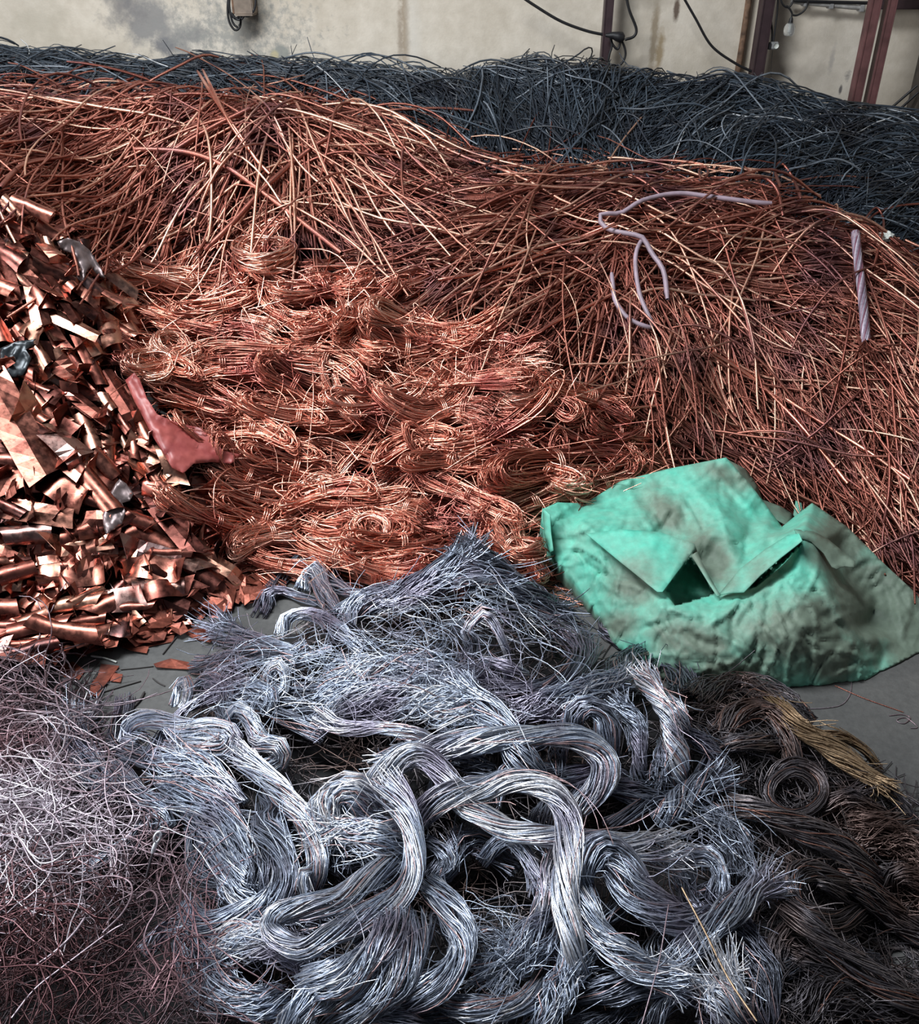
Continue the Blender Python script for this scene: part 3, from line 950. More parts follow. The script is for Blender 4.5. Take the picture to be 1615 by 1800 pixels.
# ------------------------------------------------------------------ grey wire bundles, back to front
GB = [
 # label, pts, r, lift, options
 ('grey tuft pointing up at the top of the grey heap', '600,1088 640,1060 690,1045 740,1022 800,988 838,972', 25, 0.0, dict(fe=1.0, tl=0.5)),
 ('dark frayed tuft falling right from the top of grey heap', '830,985 880,1015 930,1050 985,1095', 32, -0.01, dict(fe=0.9, tl=0.2, fs=0.4)),
 ('short grey bundle behind the tuft at the heap top', '720,1050 770,1030 830,1020 890,1040', 22, -0.02, dict(tl=0.3, fe=0.5)),
 ('upright folded grey bundle near copper foil scraps', '532,1040 540,1012 556,1004 566,1035 590,1080', 17, 0.02, dict(tl=0.6)),
 ('thin grey bundle leaning right of the upright fold', '565,1006 592,1029 640,1056', 12, 0.01, dict(tl=0.5)),
 ('small bent grey bundle at left of upright fold', '466,1078 466,1048 489,1038 526,1048 560,1060', 10, 0.0, dict(tl=0.45)),
 ('grey bundle with a tight hook at back of heap', '494,1116 506,1085 545,1079 582,1097 612,1124 640,1150', 14, 0.02, dict(tl=0.65)),
 ('grey bundle with splayed left end near the floor gap', '376,1100 420,1122 471,1140 520,1162', 24, 0.0, dict(fs=0.9, tl=0.35)),
 ('dark flat bundle at the left rear edge of grey heap', '345,1172 396,1164 443,1152 490,1150', 22, -0.01, dict(tl=0.12)),
 ('grey hook shaped bundle beside the heap top', '612,1100 622,1063 655,1052 690,1064 740,1050', 16, 0.0, dict(tl=0.6)),
 ('pale thin loop standing on top of grey heap', '826,1140 816,1112 838,1088 856,1080 876,1112 894,1156', 8, 0.05, dict(tl=0.8, arch=0.02)),
 ('short pale stub near the thin loop', '850,1160 898,1173 926,1184', 10, 0.04, dict(tl=0.8)),
 ('bundle with pale brush end curling up by the sack', '828,1194 861,1207 930,1215 985,1198 1022,1160 1016,1126', 20, 0.0, dict(fe=1.1, tl=0.25)),
 ('fluffy dark arch of strands below the sack corner', '1094,1205 1104,1166 1137,1155 1176,1161 1200,1186 1204,1225', 28, 0.0, dict(tl=0.15, loose=0.25)),
 ('spread of fine strands reaching right toward the sack', '900,1256 977,1231 1047,1207 1110,1190', 24, 0.02, dict(tl=0.6, loose=0.3, fe=0.5)),
 ('small pale loop standing at left of grey heap', '305,1240 315,1203 329,1196 330,1227 318,1246', 9, 0.03, dict(tl=0.7)),
 ('small pale loop with hair left of the centre', '461,1214 470,1184 485,1168 500,1182 500,1210 480,1231', 10, 0.03, dict(tl=0.7)),
 ('short fat bundle below the small pale loop', '420,1205 452,1208 476,1228 462,1252', 14, 0.03, dict(tl=0.65)),
 ('dark knotted bundle left of the twisted grey bundle', '345,1215 370,1190 398,1215 392,1250 410,1290', 16, 0.01, dict(tl=0.3)),
 ('twisted grey bundle coiling around itself on heap', '401,1268 420,1246 443,1270 456,1303 489,1310 497,1336 466,1347', 17, 0.03, dict(tl=0.7, twist=1.4)),
 ('pale bundle looped like an eye above the left heap', '250,1305 223,1290 240,1268 278,1266 322,1279 372,1277 408,1292 396,1316 354,1312 312,1294', 19, 0.03, dict(tl=0.75)),
 ('brush of pale strands pointing up by the floor gap', '146,1247 134,1286 150,1326 172,1366 205,1400', 24, 0.0, dict(fs=1.0, tl=0.6)),
 ('curled bundle end lying under the loose left tangle', '195,1344 238,1391 279,1420 300,1446 275,1458', 18, 0.01, dict(tl=0.55)),
 ('wide pale bundle running down right on left side', '290,1322 342,1340 391,1383 418,1420', 28, 0.01, dict(tl=0.7, loose=0.05)),
 ('loose wide bundle dropping into the dark hollow', '294,1376 338,1411 376,1465 405,1535 420,1570', 32, 0.01, dict(tl=0.6, loose=0.08)),
 ('fan of long strands bending into the left hollow', '305,1346 348,1374 388,1430 412,1486 430,1560 448,1594', 36, 0.0, dict(tl=0.55, loose=0.05, fs=0.4)),
 ('broad loose mat of fine strands at the heap middle', '565,1238 675,1227 768,1238 870,1268', 38, 0.0, dict(tl=0.72, loose=0.35, N=150)),
 ('upper mat of fine tangled strands behind the middle', '580,1204 675,1178 768,1187 850,1200', 32, 0.0, dict(tl=0.65, loose=0.35, N=110)),
 ('pale bundle with ragged left tip crossing the middle', '566,1260 601,1280 675,1281 735,1292 770,1322', 14, 0.04, dict(tl=0.8, fs=0.6)),
 ('bundle descending steeply right of the fine mat', '806,1208 852,1247 889,1284 917,1331 945,1375', 28, 0.03, dict(tl=0.6, fs=0.5)),
 ('dark bundle passing under the right arch', '945,1362 990,1366 1045,1360 1100,1372', 20, -0.02, dict(tl=0.2)),
 ('tall arch of strands behind the broad right arch', '1000,1296 1008,1254 1037,1241 1066,1261 1072,1296 1068,1345', 20, 0.04, dict(tl=0.45, arch=0.03)),
 ('broad pale bundle sweeping right into a wide arch', '672,1347 745,1318 814,1307 884,1297 945,1293 1008,1296 1047,1317 1065,1349 1049,1391 1015,1420', 23, 0.05, dict(tl=0.72, fs=0.5)),
 ('first twisted dark rope left of the bright rope', '1090,1235 1119,1269 1124,1312 1120,1372', 16, 0.03, dict(tl=0.35, twist=2.0, fs=0.4)),
 ('bright rope like bundle hanging straight down at right', '1134,1184 1151,1222 1173,1258 1184,1294 1194,1330 1193,1378', 18, 0.05, dict(tl=0.8, twist=1.8, fs=0.5)),
 ('bright fuzzy stub beside the rope like bundle', '1168,1224 1190,1250 1200,1290', 18, 0.05, dict(tl=0.75, twist=1.0, loose=0.2)),
 ('short cut stub between the two twisted ropes', '1172,1305 1164,1335 1156,1366', 17, 0.03, dict(tl=0.3, fe=0.3)),
 ('dark twisted bundle below the fluffy arch', '1205,1284 1245,1312 1284,1358', 16, 0.0, dict(tl=0.15, twist=1.4)),
 ('dark bundle slanting under the pale loop at right', '1060,1380 1122,1395 1180,1412', 20, 0.0, dict(tl=0.2)),
 ('twisted bundle curling from a copper tinted tip', '1272,1366 1231,1378 1203,1399 1176,1429 1155,1446', 22, 0.03, dict(tl=0.4, twist=1.5, fs=0.4)),
 ('dark vertical bundle behind the pale brush end', '1245,1430 1281,1462 1301,1511 1304,1550', 28, 0.0, dict(tl=0.15)),
 ('bent bluish bundle beneath the pale brush', '1200,1509 1245,1502 1266,1540 1256,1584', 17, 0.03, dict(tl=0.55)),
 ('dark thick bundle entering from the heap hollow', '815,1460 790,1515 757,1548', 21, 0.0, dict(tl=0.2)),
 ('small dark hook in the hollow behind the hairpin', '750,1476 782,1498 787,1527 757,1548', 14, 0.02, dict(tl=0.35)),
 ('small arched bundle beside the hollow right of hairpin', '845,1512 877,1481 903,1479 926,1511 948,1562', 15, 0.03, dict(tl=0.55, fe=0.6)),
 ('short upright bundle with a brushed top by the column', '984,1494 962,1532 956,1570 942,1630', 15, 0.04, dict(tl=0.7, fs=0.6)),
 ('feathered bundle fanning left from the pale column', '992,1622 952,1647 911,1685 866,1722', 32, 0.03, dict(tl=0.55, loose=0.2, fe=0.5)),
 ('thick straight bundle with a blunt pale top', '421,1326 460,1359 501,1397 530,1434 550,1475 558,1523 546,1558', 20, 0.06, dict(tl=0.85, fs=0.2)),
 ('wavy bundle twisting down and hooking left', '476,1396 483,1430 466,1452 487,1478 502,1523 494,1560 460,1597 411,1620 367,1627 337,1612 331,1590', 27, 0.04, dict(tl=0.5)),
 ('dark broad bundle filling the hollow beside the hook', '470,1490 462,1530 458,1570', 30, 0.03, dict(tl=0.25)),
 ('small pale hook over the dark hollow', '552,1560 540,1530 533,1550 536,1580 520,1600', 9, 0.07, dict(tl=0.75)),
 ('fat folded hank with a rounded top in the middle', '578,1492 568,1440 588,1402 622,1393 660,1440', 34, 0.05, dict(tl=0.75, flat=0.9)),
 ('frayed bundle lying flat below the rounded hank', '566,1464 616,1465 664,1475 706,1496', 31, 0.05, dict(tl=0.8, fs=0.5, loose=0.15)),
 ('bundle crossing right out of the hollow to the arch', '780,1400 830,1385 880,1372', 20, 0.03, dict(tl=0.35)),
 ('long pale bundle ending in a bushy brush at right', '640,1412 660,1370 709,1331 746,1331 781,1366 812,1408 850,1434 893,1458 940,1467 990,1473 1054,1480 1125,1490 1188,1494', 21, 0.08, dict(tl=0.82, fe=1.2)),
 ('pale column bundle arching over and falling straight down', '722,1450 760,1412 800,1396 850,1387 896,1374 945,1379 982,1402 1000,1446 997,1504 993,1572 1000,1624 1010,1675 1018,1730', 25, 0.09, dict(tl=0.85)),
 ('pale hairpin bundle doubling back on itself', '682,1378 709,1420 724,1460 728,1508 722,1545 694,1582 634,1616 579,1645 530,1668 490,1652 474,1625 492,1605 541,1593 597,1582 653,1540 704,1506', 21, 0.09, dict(tl=0.72, fs=0.5)),
 ('crescent shaped bundle curving round the dark hole', '755,1554 790,1597 813,1642 809,1686 775,1727 727,1751 690,1757', 27, 0.09, dict(tl=0.62)),
 ('thick dark arch bundle in front of the pale brush', '1011,1590 1012,1532 1040,1500 1070,1495 1096,1530 1117,1569 1157,1600 1208,1617 1256,1618', 35, 0.06, dict(tl=0.45)),
 ('pale bundle peeling off the dark arch to lower right', '1008,1540 1027,1600 1054,1647 1095,1681 1140,1707 1195,1724', 28, 0.07, dict(tl=0.65, fe=0.3)),
 ('slanting bundle with a wide fan end at right', '1160,1715 1211,1668 1252,1627 1293,1593 1327,1562 1362,1543', 25, 0.06, dict(tl=0.5, fe=1.1)),
 ('dark long bundle falling along the right flank', '1277,1612 1324,1673 1346,1728 1338,1800', 30, 0.0, dict(tl=0.12, fs=0.4)),
 ('smooth thick hank bending across the bottom centre', '704,1614 671,1657 634,1694 590,1720 535,1728', 32, 0.13, dict(tl=0.65, flat=0.85)),
 ('second thick hank beside the smooth bottom one', '730,1622 722,1671 692,1720 642,1764 590,1786', 36, 0.10, dict(tl=0.55, flat=0.85)),
 ('hank curling down out of the lower picture edge', '600,1716 553,1755 523,1783 508,1815', 28, 0.09, dict(tl=0.55)),
 ('coiled bundle wrapped in white loose strands', '372,1688 395,1660 440,1652 500,1668 540,1690', 29, 0.05, dict(tl=0.85, loose=0.3, N=100)),
 ('lower half of the white wrapped coil', '372,1690 398,1738 450,1764 500,1758', 30, 0.04, dict(tl=0.55, loose=0.1)),
 ('flat pale bundle at the bottom right of crescent', '758,1748 820,1772 900,1768 960,1735', 21, 0.05, dict(tl=0.65)),
 ('pale splayed bundle at the foot of the column', '1010,1690 985,1740 960,1790 940,1815', 26, 0.04, dict(tl=0.6, loose=0.25, fs=0.4)),
 ('dark flat bundle right of the column foot', '1016,1748 1088,1738 1157,1734 1212,1730', 24, 0.03, dict(tl=0.3)),
 ('thin dark strand bundle bending below the arch', '1150,1800 1165,1765 1195,1745 1215,1760', 15, 0.02, dict(tl=0.3)),
 ('bright cut stump with a brushed top at the bottom edge', '1252,1712 1275,1752 1296,1810', 40, 0.05, dict(tl=0.88, fs=0.7)),
 ('pale mixed bundle along the very bottom edge', '600,1792 660,1786 712,1798 760,1812', 18, 0.06, dict(tl=0.6)),
 ('dark bundle at the bottom left of the wrapped coil', '360,1600 350,1640 365,1690 400,1720', 22, 0.0, dict(tl=0.25, loose=0.2)),
]
for lb, pts, r, lf, kw in GB:
    kw = dict(kw); kw.setdefault('tw', 0.2)
    bundle(lb, pts, r, lf, **kw)

# dark bundles at right
DB = [
 ('dark fluffy bundle spreading below the green sack', '1215,1232 1267,1208 1324,1211 1375,1240 1420,1280', 32, 0.0, dict(tl=0.45, loose=0.25)),
 ('reddish loop of dark strands below the sack', '1260,1290 1300,1250 1350,1248 1385,1290 1395,1340', 20, 0.02, dict(tl=0.8, loose=0.1)),
 ('short dark folded bundle with a square cut end', '1262,1312 1310,1302 1362,1308', 17, 0.04, dict(tl=0.5)),
 ('long dark bundle stretching right in two bends', '1270,1413 1332,1424 1393,1450 1447,1471 1494,1500 1540,1548', 25, 0.04, dict(tl=0.6)),
 ('round coil of dark wire like a nest', '1345,1390 1365,1350 1400,1338 1440,1360 1450,1395 1425,1422 1385,1428 1352,1405 1358,1372 1395,1356 1425,1375 1428,1400 1395,1412', 10, 0.03, dict(tl=0.5, strays=3)),
 ('dark bundle trailing right of the round coil', '1440,1420 1490,1400 1530,1420 1560,1440', 16, 0.02, dict(tl=0.5)),
 ('tapered dark bundle with a pointed tip near floor', '1490,1436 1555,1444 1602,1450', 22, 0.02, dict(tl=0.7)),
 ('dark bundle doubling round the pointed tip', '1480,1400 1540,1380 1580,1410 1604,1448', 15, 0.02, dict(tl=0.3)),
 ('hairy dark bundle at the far right edge', '1500,1480 1550,1470 1610,1490 1640,1520', 26, 0.0, dict(tl=0.8, loose=0.3)),
 ('dark bundle folded into an oval loop at right', '1500,1560 1465,1541 1420,1529 1392,1543 1394,1578 1425,1606 1470,1620 1512,1604', 18, 0.04, dict(tl=0.45)),
 ('inner turn of the dark oval loop', '1420,1560 1440,1552 1470,1570 1490,1590', 12, 0.04, dict(tl=0.35)),
 ('bundle leaving the oval loop toward lower right', '1470,1540 1510,1556 1548,1590 1592,1625 1640,1655', 24, 0.03, dict(tl=0.6)),
 ('small dark loop at the right picture edge', '1560,1560 1575,1535 1610,1545 1640,1570', 16, 0.03, dict(tl=0.45)),
 ('long straight dark bundle running to the lower corner', '1360,1576 1411,1623 1465,1666 1519,1706 1580,1745 1640,1780', 25, 0.05, dict(tl=0.5)),
 ('second dark bundle under the long straight one', '1380,1660 1440,1700 1500,1745 1560,1800', 24, 0.0, dict(tl=0.3)),
 ('dark loose bundle at the bottom right', '1400,1790 1460,1750 1530,1770 1600,1800', 30, 0.0, dict(tl=0.3, loose=0.25)),
 ('dark bundle tucked beside the fan end', '1370,1720 1360,1680 1380,1640 1410,1650', 20, 0.0, dict(tl=0.35)),
]
for lb, pts, r, lf, kw in DB:
    bundle(lb, pts, r, lf, mat=M_DARK, **kw)
bundle('tan tapered bundle pointing down right beside the floor', '1340,1215 1397,1274 1447,1305 1501,1345 1550,1380', 21, 0.04, mat=M_TAN, tl=0.6, fe=0.2)
bundle('thin tan bundle curving above the tapered one', '1440,1290 1480,1295 1520,1320 1545,1350', 10, 0.03, mat=M_TAN, tl=0.4)
mb = MB()
core_sheet(mb, plan([(1250, 1215, 2.03), (1400, 1240, 1.98), (1560, 1370, 1.72), (1660, 1470, 1.52), (1680, 1900, 0.92), (1400, 1930, 0.88), (1440, 1500, 1.42)]), 0.055, 1)
M = 2300
uv = pick(rng, DARK, M)
P, dep = surface_wires(rng, uv, 9, rng.uniform(60, 180, M), rng.normal(0.5, 0.8, M), rng.uniform(-0.04, 0.02, M), 1.4, 0.1, 0.01, 0.0)
mb.tubes(P, rng.uniform(0.8, 1.3, M) * dep / FPX, 3, rng.beta(2, 2.5, M))
tag(link('dark_strand_heap', mb.mesh('dark_strand_heap'), None, [M_DARK, M_CORE_GREY]), 'dark loose strands lying under the dark bundles at right', 'wire heap', None, 'stuff')

# ------------------------------------------------------------------ loose thin wire tangle, lower left
M_LOOSER = wire_mat('reddish_thin_wire', [(0.0, (0.045, 0.020, 0.022)), (0.5, (0.14, 0.062, 0.068)), (0.8, (0.42, 0.25, 0.27)), (1.0, (0.72, 0.60, 0.64))], 0.7, 0.4, (0.11, 0.06, 0.07), 2.2, 150, 0.3, 0.1)


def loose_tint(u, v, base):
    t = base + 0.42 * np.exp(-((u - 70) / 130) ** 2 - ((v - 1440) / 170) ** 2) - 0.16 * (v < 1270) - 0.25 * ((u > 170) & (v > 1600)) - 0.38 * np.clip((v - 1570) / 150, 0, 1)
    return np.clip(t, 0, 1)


mb = MB()
core_sheet(mb, plan([(-90, 1180, 2.2), (60, 1160, 2.3), (190, 1260, 2.0), (300, 1420, 1.62), (400, 1930, 0.88), (-100, 1930, 0.88)]), 0.10, 1)
for (M, n, lpx, lift, wob, arch, tip, rr_, tb) in ((1300, 9, (60, 180), (-0.10, -0.04), 0.15, 0.01, 0.0, (0.7, 1.3), -0.15), (1900, 13, (60, 220), (-0.04, 0.05), 0.3, 0.03, 0.05, (0.5, 1.4), 0.0)):  # deep layer tinted darker, painting in shade between the wires
    uv = pick(rng, LOOSE, M)
    P, dep = surface_wires(rng, uv, n, rng.uniform(*lpx, M), rng.uniform(0, PI, M), rng.uniform(*lift, M), 2.6, wob, arch, tip)
    keep = (rng.random(M) > 0.72 * np.exp(-((uv[0] - 265) / 75) ** 2 - ((uv[1] - 1600) / 130) ** 2)) & (rng.random(M) > 0.45 * (uv[1] > 1680))
    red = (rng.random(M) < np.clip((uv[1] - 1480) / 200, 0, 1) * np.clip((330 - uv[0]) / 200, 0, 0.75))
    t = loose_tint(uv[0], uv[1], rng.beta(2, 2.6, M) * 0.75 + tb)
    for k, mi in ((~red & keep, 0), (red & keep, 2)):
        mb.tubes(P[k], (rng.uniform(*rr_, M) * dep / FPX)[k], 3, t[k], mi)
tag(link('thin_wire_heap', mb.mesh('thin_wire_heap'), None, [M_LOOSE, M_CORE_GREY, M_LOOSER]), 'tangled mound of thin curly wires in the lower left', 'wire heap', None, 'stuff')
uv = pick(rng, [(u_, min(v_, 1830)) for u_, v_ in LOOSE], 280)
keep = rng.random(280) > 0.6 * np.exp(-((uv[0] - 265) / 75) ** 2 - ((uv[1] - 1600) / 130) ** 2)
uv = (uv[0][keep], uv[1][keep]); M = int(keep.sum())
P, dep = surface_wires(rng, uv, 18, rng.uniform(130, 330, M), rng.uniform(0, PI, M), rng.uniform(0.03, 0.07, M), 3.0, 0.2, 0.03, 0.04, 3)
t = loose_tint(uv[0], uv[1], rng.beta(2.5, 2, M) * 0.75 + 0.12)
for red in (0, 1):
    k = ((uv[1] > 1560) & (uv[0] < 260)) == bool(red)
    lab = []
    for u, v in zip(uv[0][k], uv[1][k]):
        if red:
            lab.append(('reddish thin wire curling at the lower left corner', 'reddish thin wires at the corner'))
        elif v < 1290:
            lab.append(('dark thin wire in the upper end of curly mound', 'dark thin wires at the top of the mound'))
        elif v < 1560:
            lab.append(('pale thin curly wire on the middle of curly mound', 'pale thin wires on the mound'))
        else:
            lab.append(('thin wire in the dark hollow right of curly mound', 'thin wires in the dark hollow'))
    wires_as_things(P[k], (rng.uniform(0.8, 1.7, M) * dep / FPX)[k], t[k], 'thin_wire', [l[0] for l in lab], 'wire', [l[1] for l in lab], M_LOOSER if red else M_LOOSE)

# ------------------------------------------------------------------ tied copper hanks
rc = np.random.default_rng(5)


def hank_proto(L, W, T, kind):
    wrad = 0.0026
    mb = MB()
    n = 26
    N = int(40 + W * 200)
    mu = rc.uniform(0.3, 0.85)
    th = np.linspace(0, 2 * PI, n)[None]
    o = np.sqrt(rc.uniform(0.03 if kind != 'ring' else 0.5, 1.1, N))[:, None]
    dl = rc.normal(0, 0.06 * L, N)[:, None]
    x = (L / 2) * np.sign(np.cos(th)) * np.abs(np.cos(th)) ** 0.75 * (0.82 + 0.18 * o) + dl * np.cos(th)
    xx = np.abs(x) / (L / 2)
    pinch = 0.42 + 0.58 * np.clip(xx, 0, 1) ** 1.3 if kind != 'ring' else 1.0
    y = (W / 2) * np.sin(th) * o * pinch + rc.normal(0, 0.06 * W, N)[:, None] * pinch
    z = (rc.uniform(-0.5, 0.5, N)[:, None] * T + 0.25 * T * np.cos(th + rc.uniform(0, 6, N)[:, None])) * pinch
    bend = rc.normal(0, 0.5)
    y = y + bend * (x ** 2) / L
    for a_, f in ((y, 0.02), (z, 0.02)):
        a_ += W * 0.022 * np.sin(th * rc.integers(2, 5, N)[:, None] + rc.uniform(0, 6, N)[:, None])
    if kind == 'cut':           # one end cut open like a brush
        keep = slice(3, 23)
        x, y, z = x[:, keep], y[:, keep], z[:, keep]
    mb.tubes(np.stack([x, y, z], -1), rc.uniform(0.8, 1.2, N) * wrad, 3, np.clip(rc.normal(mu, 0.16, N), 0, 1))
    loops = mb.mesh('wire_loops')
    mb = MB()
    a = np.linspace(0, 2 * PI * 2.6, 30)
    g = 0.5 if kind != 'ring' else 0.25
    yy = (W / 2) * (0.55 if kind != 'ring' else 0.5) * np.cos(a)
    zz = (T * 0.5) * np.sin(a)
    x0 = rc.uniform(-0.1, 0.1) * L
    mb.tubes(np.stack([x0 + a * 0.0012, yy + (0 if kind != 'ring' else W * 0.4), zz], -1)[None], 0.0026, 4, np.array([0.8]))
    tie = mb.mesh('tie')
    mb = MB()
    k = 12
    s = np.linspace(0, 1, 10)[None]
    sg = rc.choice([-1, 1], k)[:, None]
    x1 = rc.uniform(-0.3, 0.4, k)[:, None] * L * sg
    ex = x1 + sg * s * rc.uniform(0.2, 0.6, k)[:, None] * L
    ey = rc.uniform(-0.5, 0.5, k)[:, None] * W + rc.normal(0, 0.5, k)[:, None] * W * s ** 2
    ez = T * 0.3 + rc.normal(0.1, 0.35, k)[:, None] * W * s ** 1.5
    mb.tubes(np.stack([ex, ey, ez], -1), 0.0019, 3, rc.beta(3, 1.6, k))
    return loops, tie, mb.mesh('loose_ends')


PROTO = {}
for (L, W, T) in ((0.20, 0.13, 0.07), (0.27, 0.10, 0.07), (0.30, 0.15, 0.08), (0.40, 0.10, 0.07), (0.44, 0.17, 0.09)):
    for kind in ('loop', 'cut', 'loop', 'loop'):
        PROTO.setdefault((L, W), []).append(hank_proto(L, W, T, kind))
PROTO[('ring', 0)] = [hank_proto(0.16, 0.15, 0.06, 'ring') for _ in range(2)]


def surface_frame(u, v, ang, lift):
    p = S3(u, v, lift)[0]
    hx, hy = Hg(p[0], p[1])
    nor = np.array([-hx * 0.8, -hy * 0.8, 1.0]); nor /= np.linalg.norm(nor)
    d = ray([u], [v])[0]; d /= np.linalg.norm(d)
    a = math.radians(ang)
    e = np.array([math.cos(a), -math.sin(a) * sp, -math.sin(a) * cp])
    den = d @ nor
    den = den if abs(den) > 0.25 else -0.25
    t = e - d * ((e @ nor) / den)
    t /= np.linalg.norm(t)
    b = np.cross(nor, t)
    return p, t, b, nor


def hank(u, v, ang, Lpx, Wpx, lift, label, group=None, ring=False):
    while surf(u, v, lift + 0.02)[0] < 2.62 and v > 800:
        v -= 8
    p, t, b, nor = surface_frame(u, v, ang, lift + 0.02)
    dep = depth_of(p)
    L, W = Lpx * dep / FPX, Wpx * dep / FPX
    if ring:
        key = ('ring', 0); sc = L / 0.16
    else:
        key = min((k for k in PROTO if k[0] != 'ring'), key=lambda k: abs(math.log(k[0] / L)) + 0.7 * abs(math.log((k[1] / k[0]) / (W / L))))
        sc = L / key[0]
    sc = float(np.clip(sc * 1.08, 0.75, 1.4))
    lo, ti, le = PROTO[key][int(rc.integers(0, len(PROTO[key])))]
    root = thing('copper_wire_hank', label, 'wire hank', p.tolist(), group)
    tilt = Matrix.Rotation(rc.normal(0, 0.16), 3, 'Y') @ Matrix.Rotation(rc.normal(0, 0.2), 3, 'X')
    M3 = Matrix(((t[0], b[0], nor[0]), (t[1], b[1], nor[1]), (t[2], b[2], nor[2]))) @ tilt
    root.matrix_world = Matrix.Translation(p.tolist()) @ M3.to_4x4() @ Matrix.Scale(sc, 4)
    tag(link('wire_loops', lo, root, [M_COIL]), kind='stuff'); link('tie', ti, root, [M_COIL]); tag(link('loose_ends', le, root, [M_COIL]), kind='stuff')
    return root


COILP = [(220, 500), (350, 440), (480, 445), (640, 480), (760, 550), (920, 630), (1050, 700), (1130, 780), (1150, 840), (1040, 870), (950, 900), (990, 1010), (1050, 1095), (1000, 1080), (930, 1020), (840, 985), (700, 1035), (560, 1020), (440, 1000), (390, 960), (370, 860), (300, 700), (240, 600)]
# filler between the hanks
mb = MB()
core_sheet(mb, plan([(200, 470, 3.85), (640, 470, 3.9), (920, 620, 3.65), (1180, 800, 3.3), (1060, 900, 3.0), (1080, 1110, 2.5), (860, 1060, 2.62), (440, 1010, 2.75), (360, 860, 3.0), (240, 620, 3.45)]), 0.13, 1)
M = 2000
uv = pick(rng, COILP, M, 2.55); M = len(uv[0])
P, dep = surface_wires(rng, uv, 9, rng.uniform(50, 170, M), rng.normal(0.05, 0.4, M), rng.uniform(-0.09, -0.01, M), 1.0, 0.08, 0.015, 0.02)
mb.tubes(P, rng.uniform(0.8, 1.25, M) * dep / FPX, 3, rng.beta(2, 2.2, M))
for _ in range(150):      # buried hanks
    u, v = pick(rng, COILP, 4, 2.55)
    a = rng.normal(0.05, 0.5); L = rng.uniform(40, 90)
    pl = [(u[0] - L * math.cos(a), v[0] - L * math.sin(a) + rng.normal(0, 8)), (u[0], v[0]), (u[0] + L * math.cos(a), v[0] + L * math.sin(a) + rng.normal(0, 12))]
    _, _, _, _, _, d_, PP, tint = bundle_paths(pl, rng.uniform(12, 20), rng.uniform(-0.08, -0.03), N=int(rng.integers(22, 36)), tl=0.42, seg=20, twist=0.2, fs=0.3, fe=0.3)
    mb.tubes(PP, 1.1 * d_.mean() / FPX, 3, tint)
tag(link('copper_hank_heap', mb.mesh('copper_hank_heap'), None, [M_COIL, M_CORE_CU]), 'loose bright copper wire filling the heap under the tied hanks', 'wire heap', None, 'stuff')
M = 120
uv = pick(rng, COILP, M, 2.55); M = len(uv[0])
P, dep = surface_wires(rng, uv, 14, rng.uniform(110, 240, M), rng.normal(0.1, 0.7, M), rng.uniform(0.05, 0.10, M), 1.8, 0.1, 0.03, 0.06)
wires_as_things(P, rng.uniform(1.0, 1.6, M) * dep / FPX, np.clip(rng.beta(3, 1.6, M), 0, 1), 'loose_copper_wire', ['single bright copper wire lying loose over the tied hanks'] * M, 'wire', 'single wires over the hanks', M_COIL)

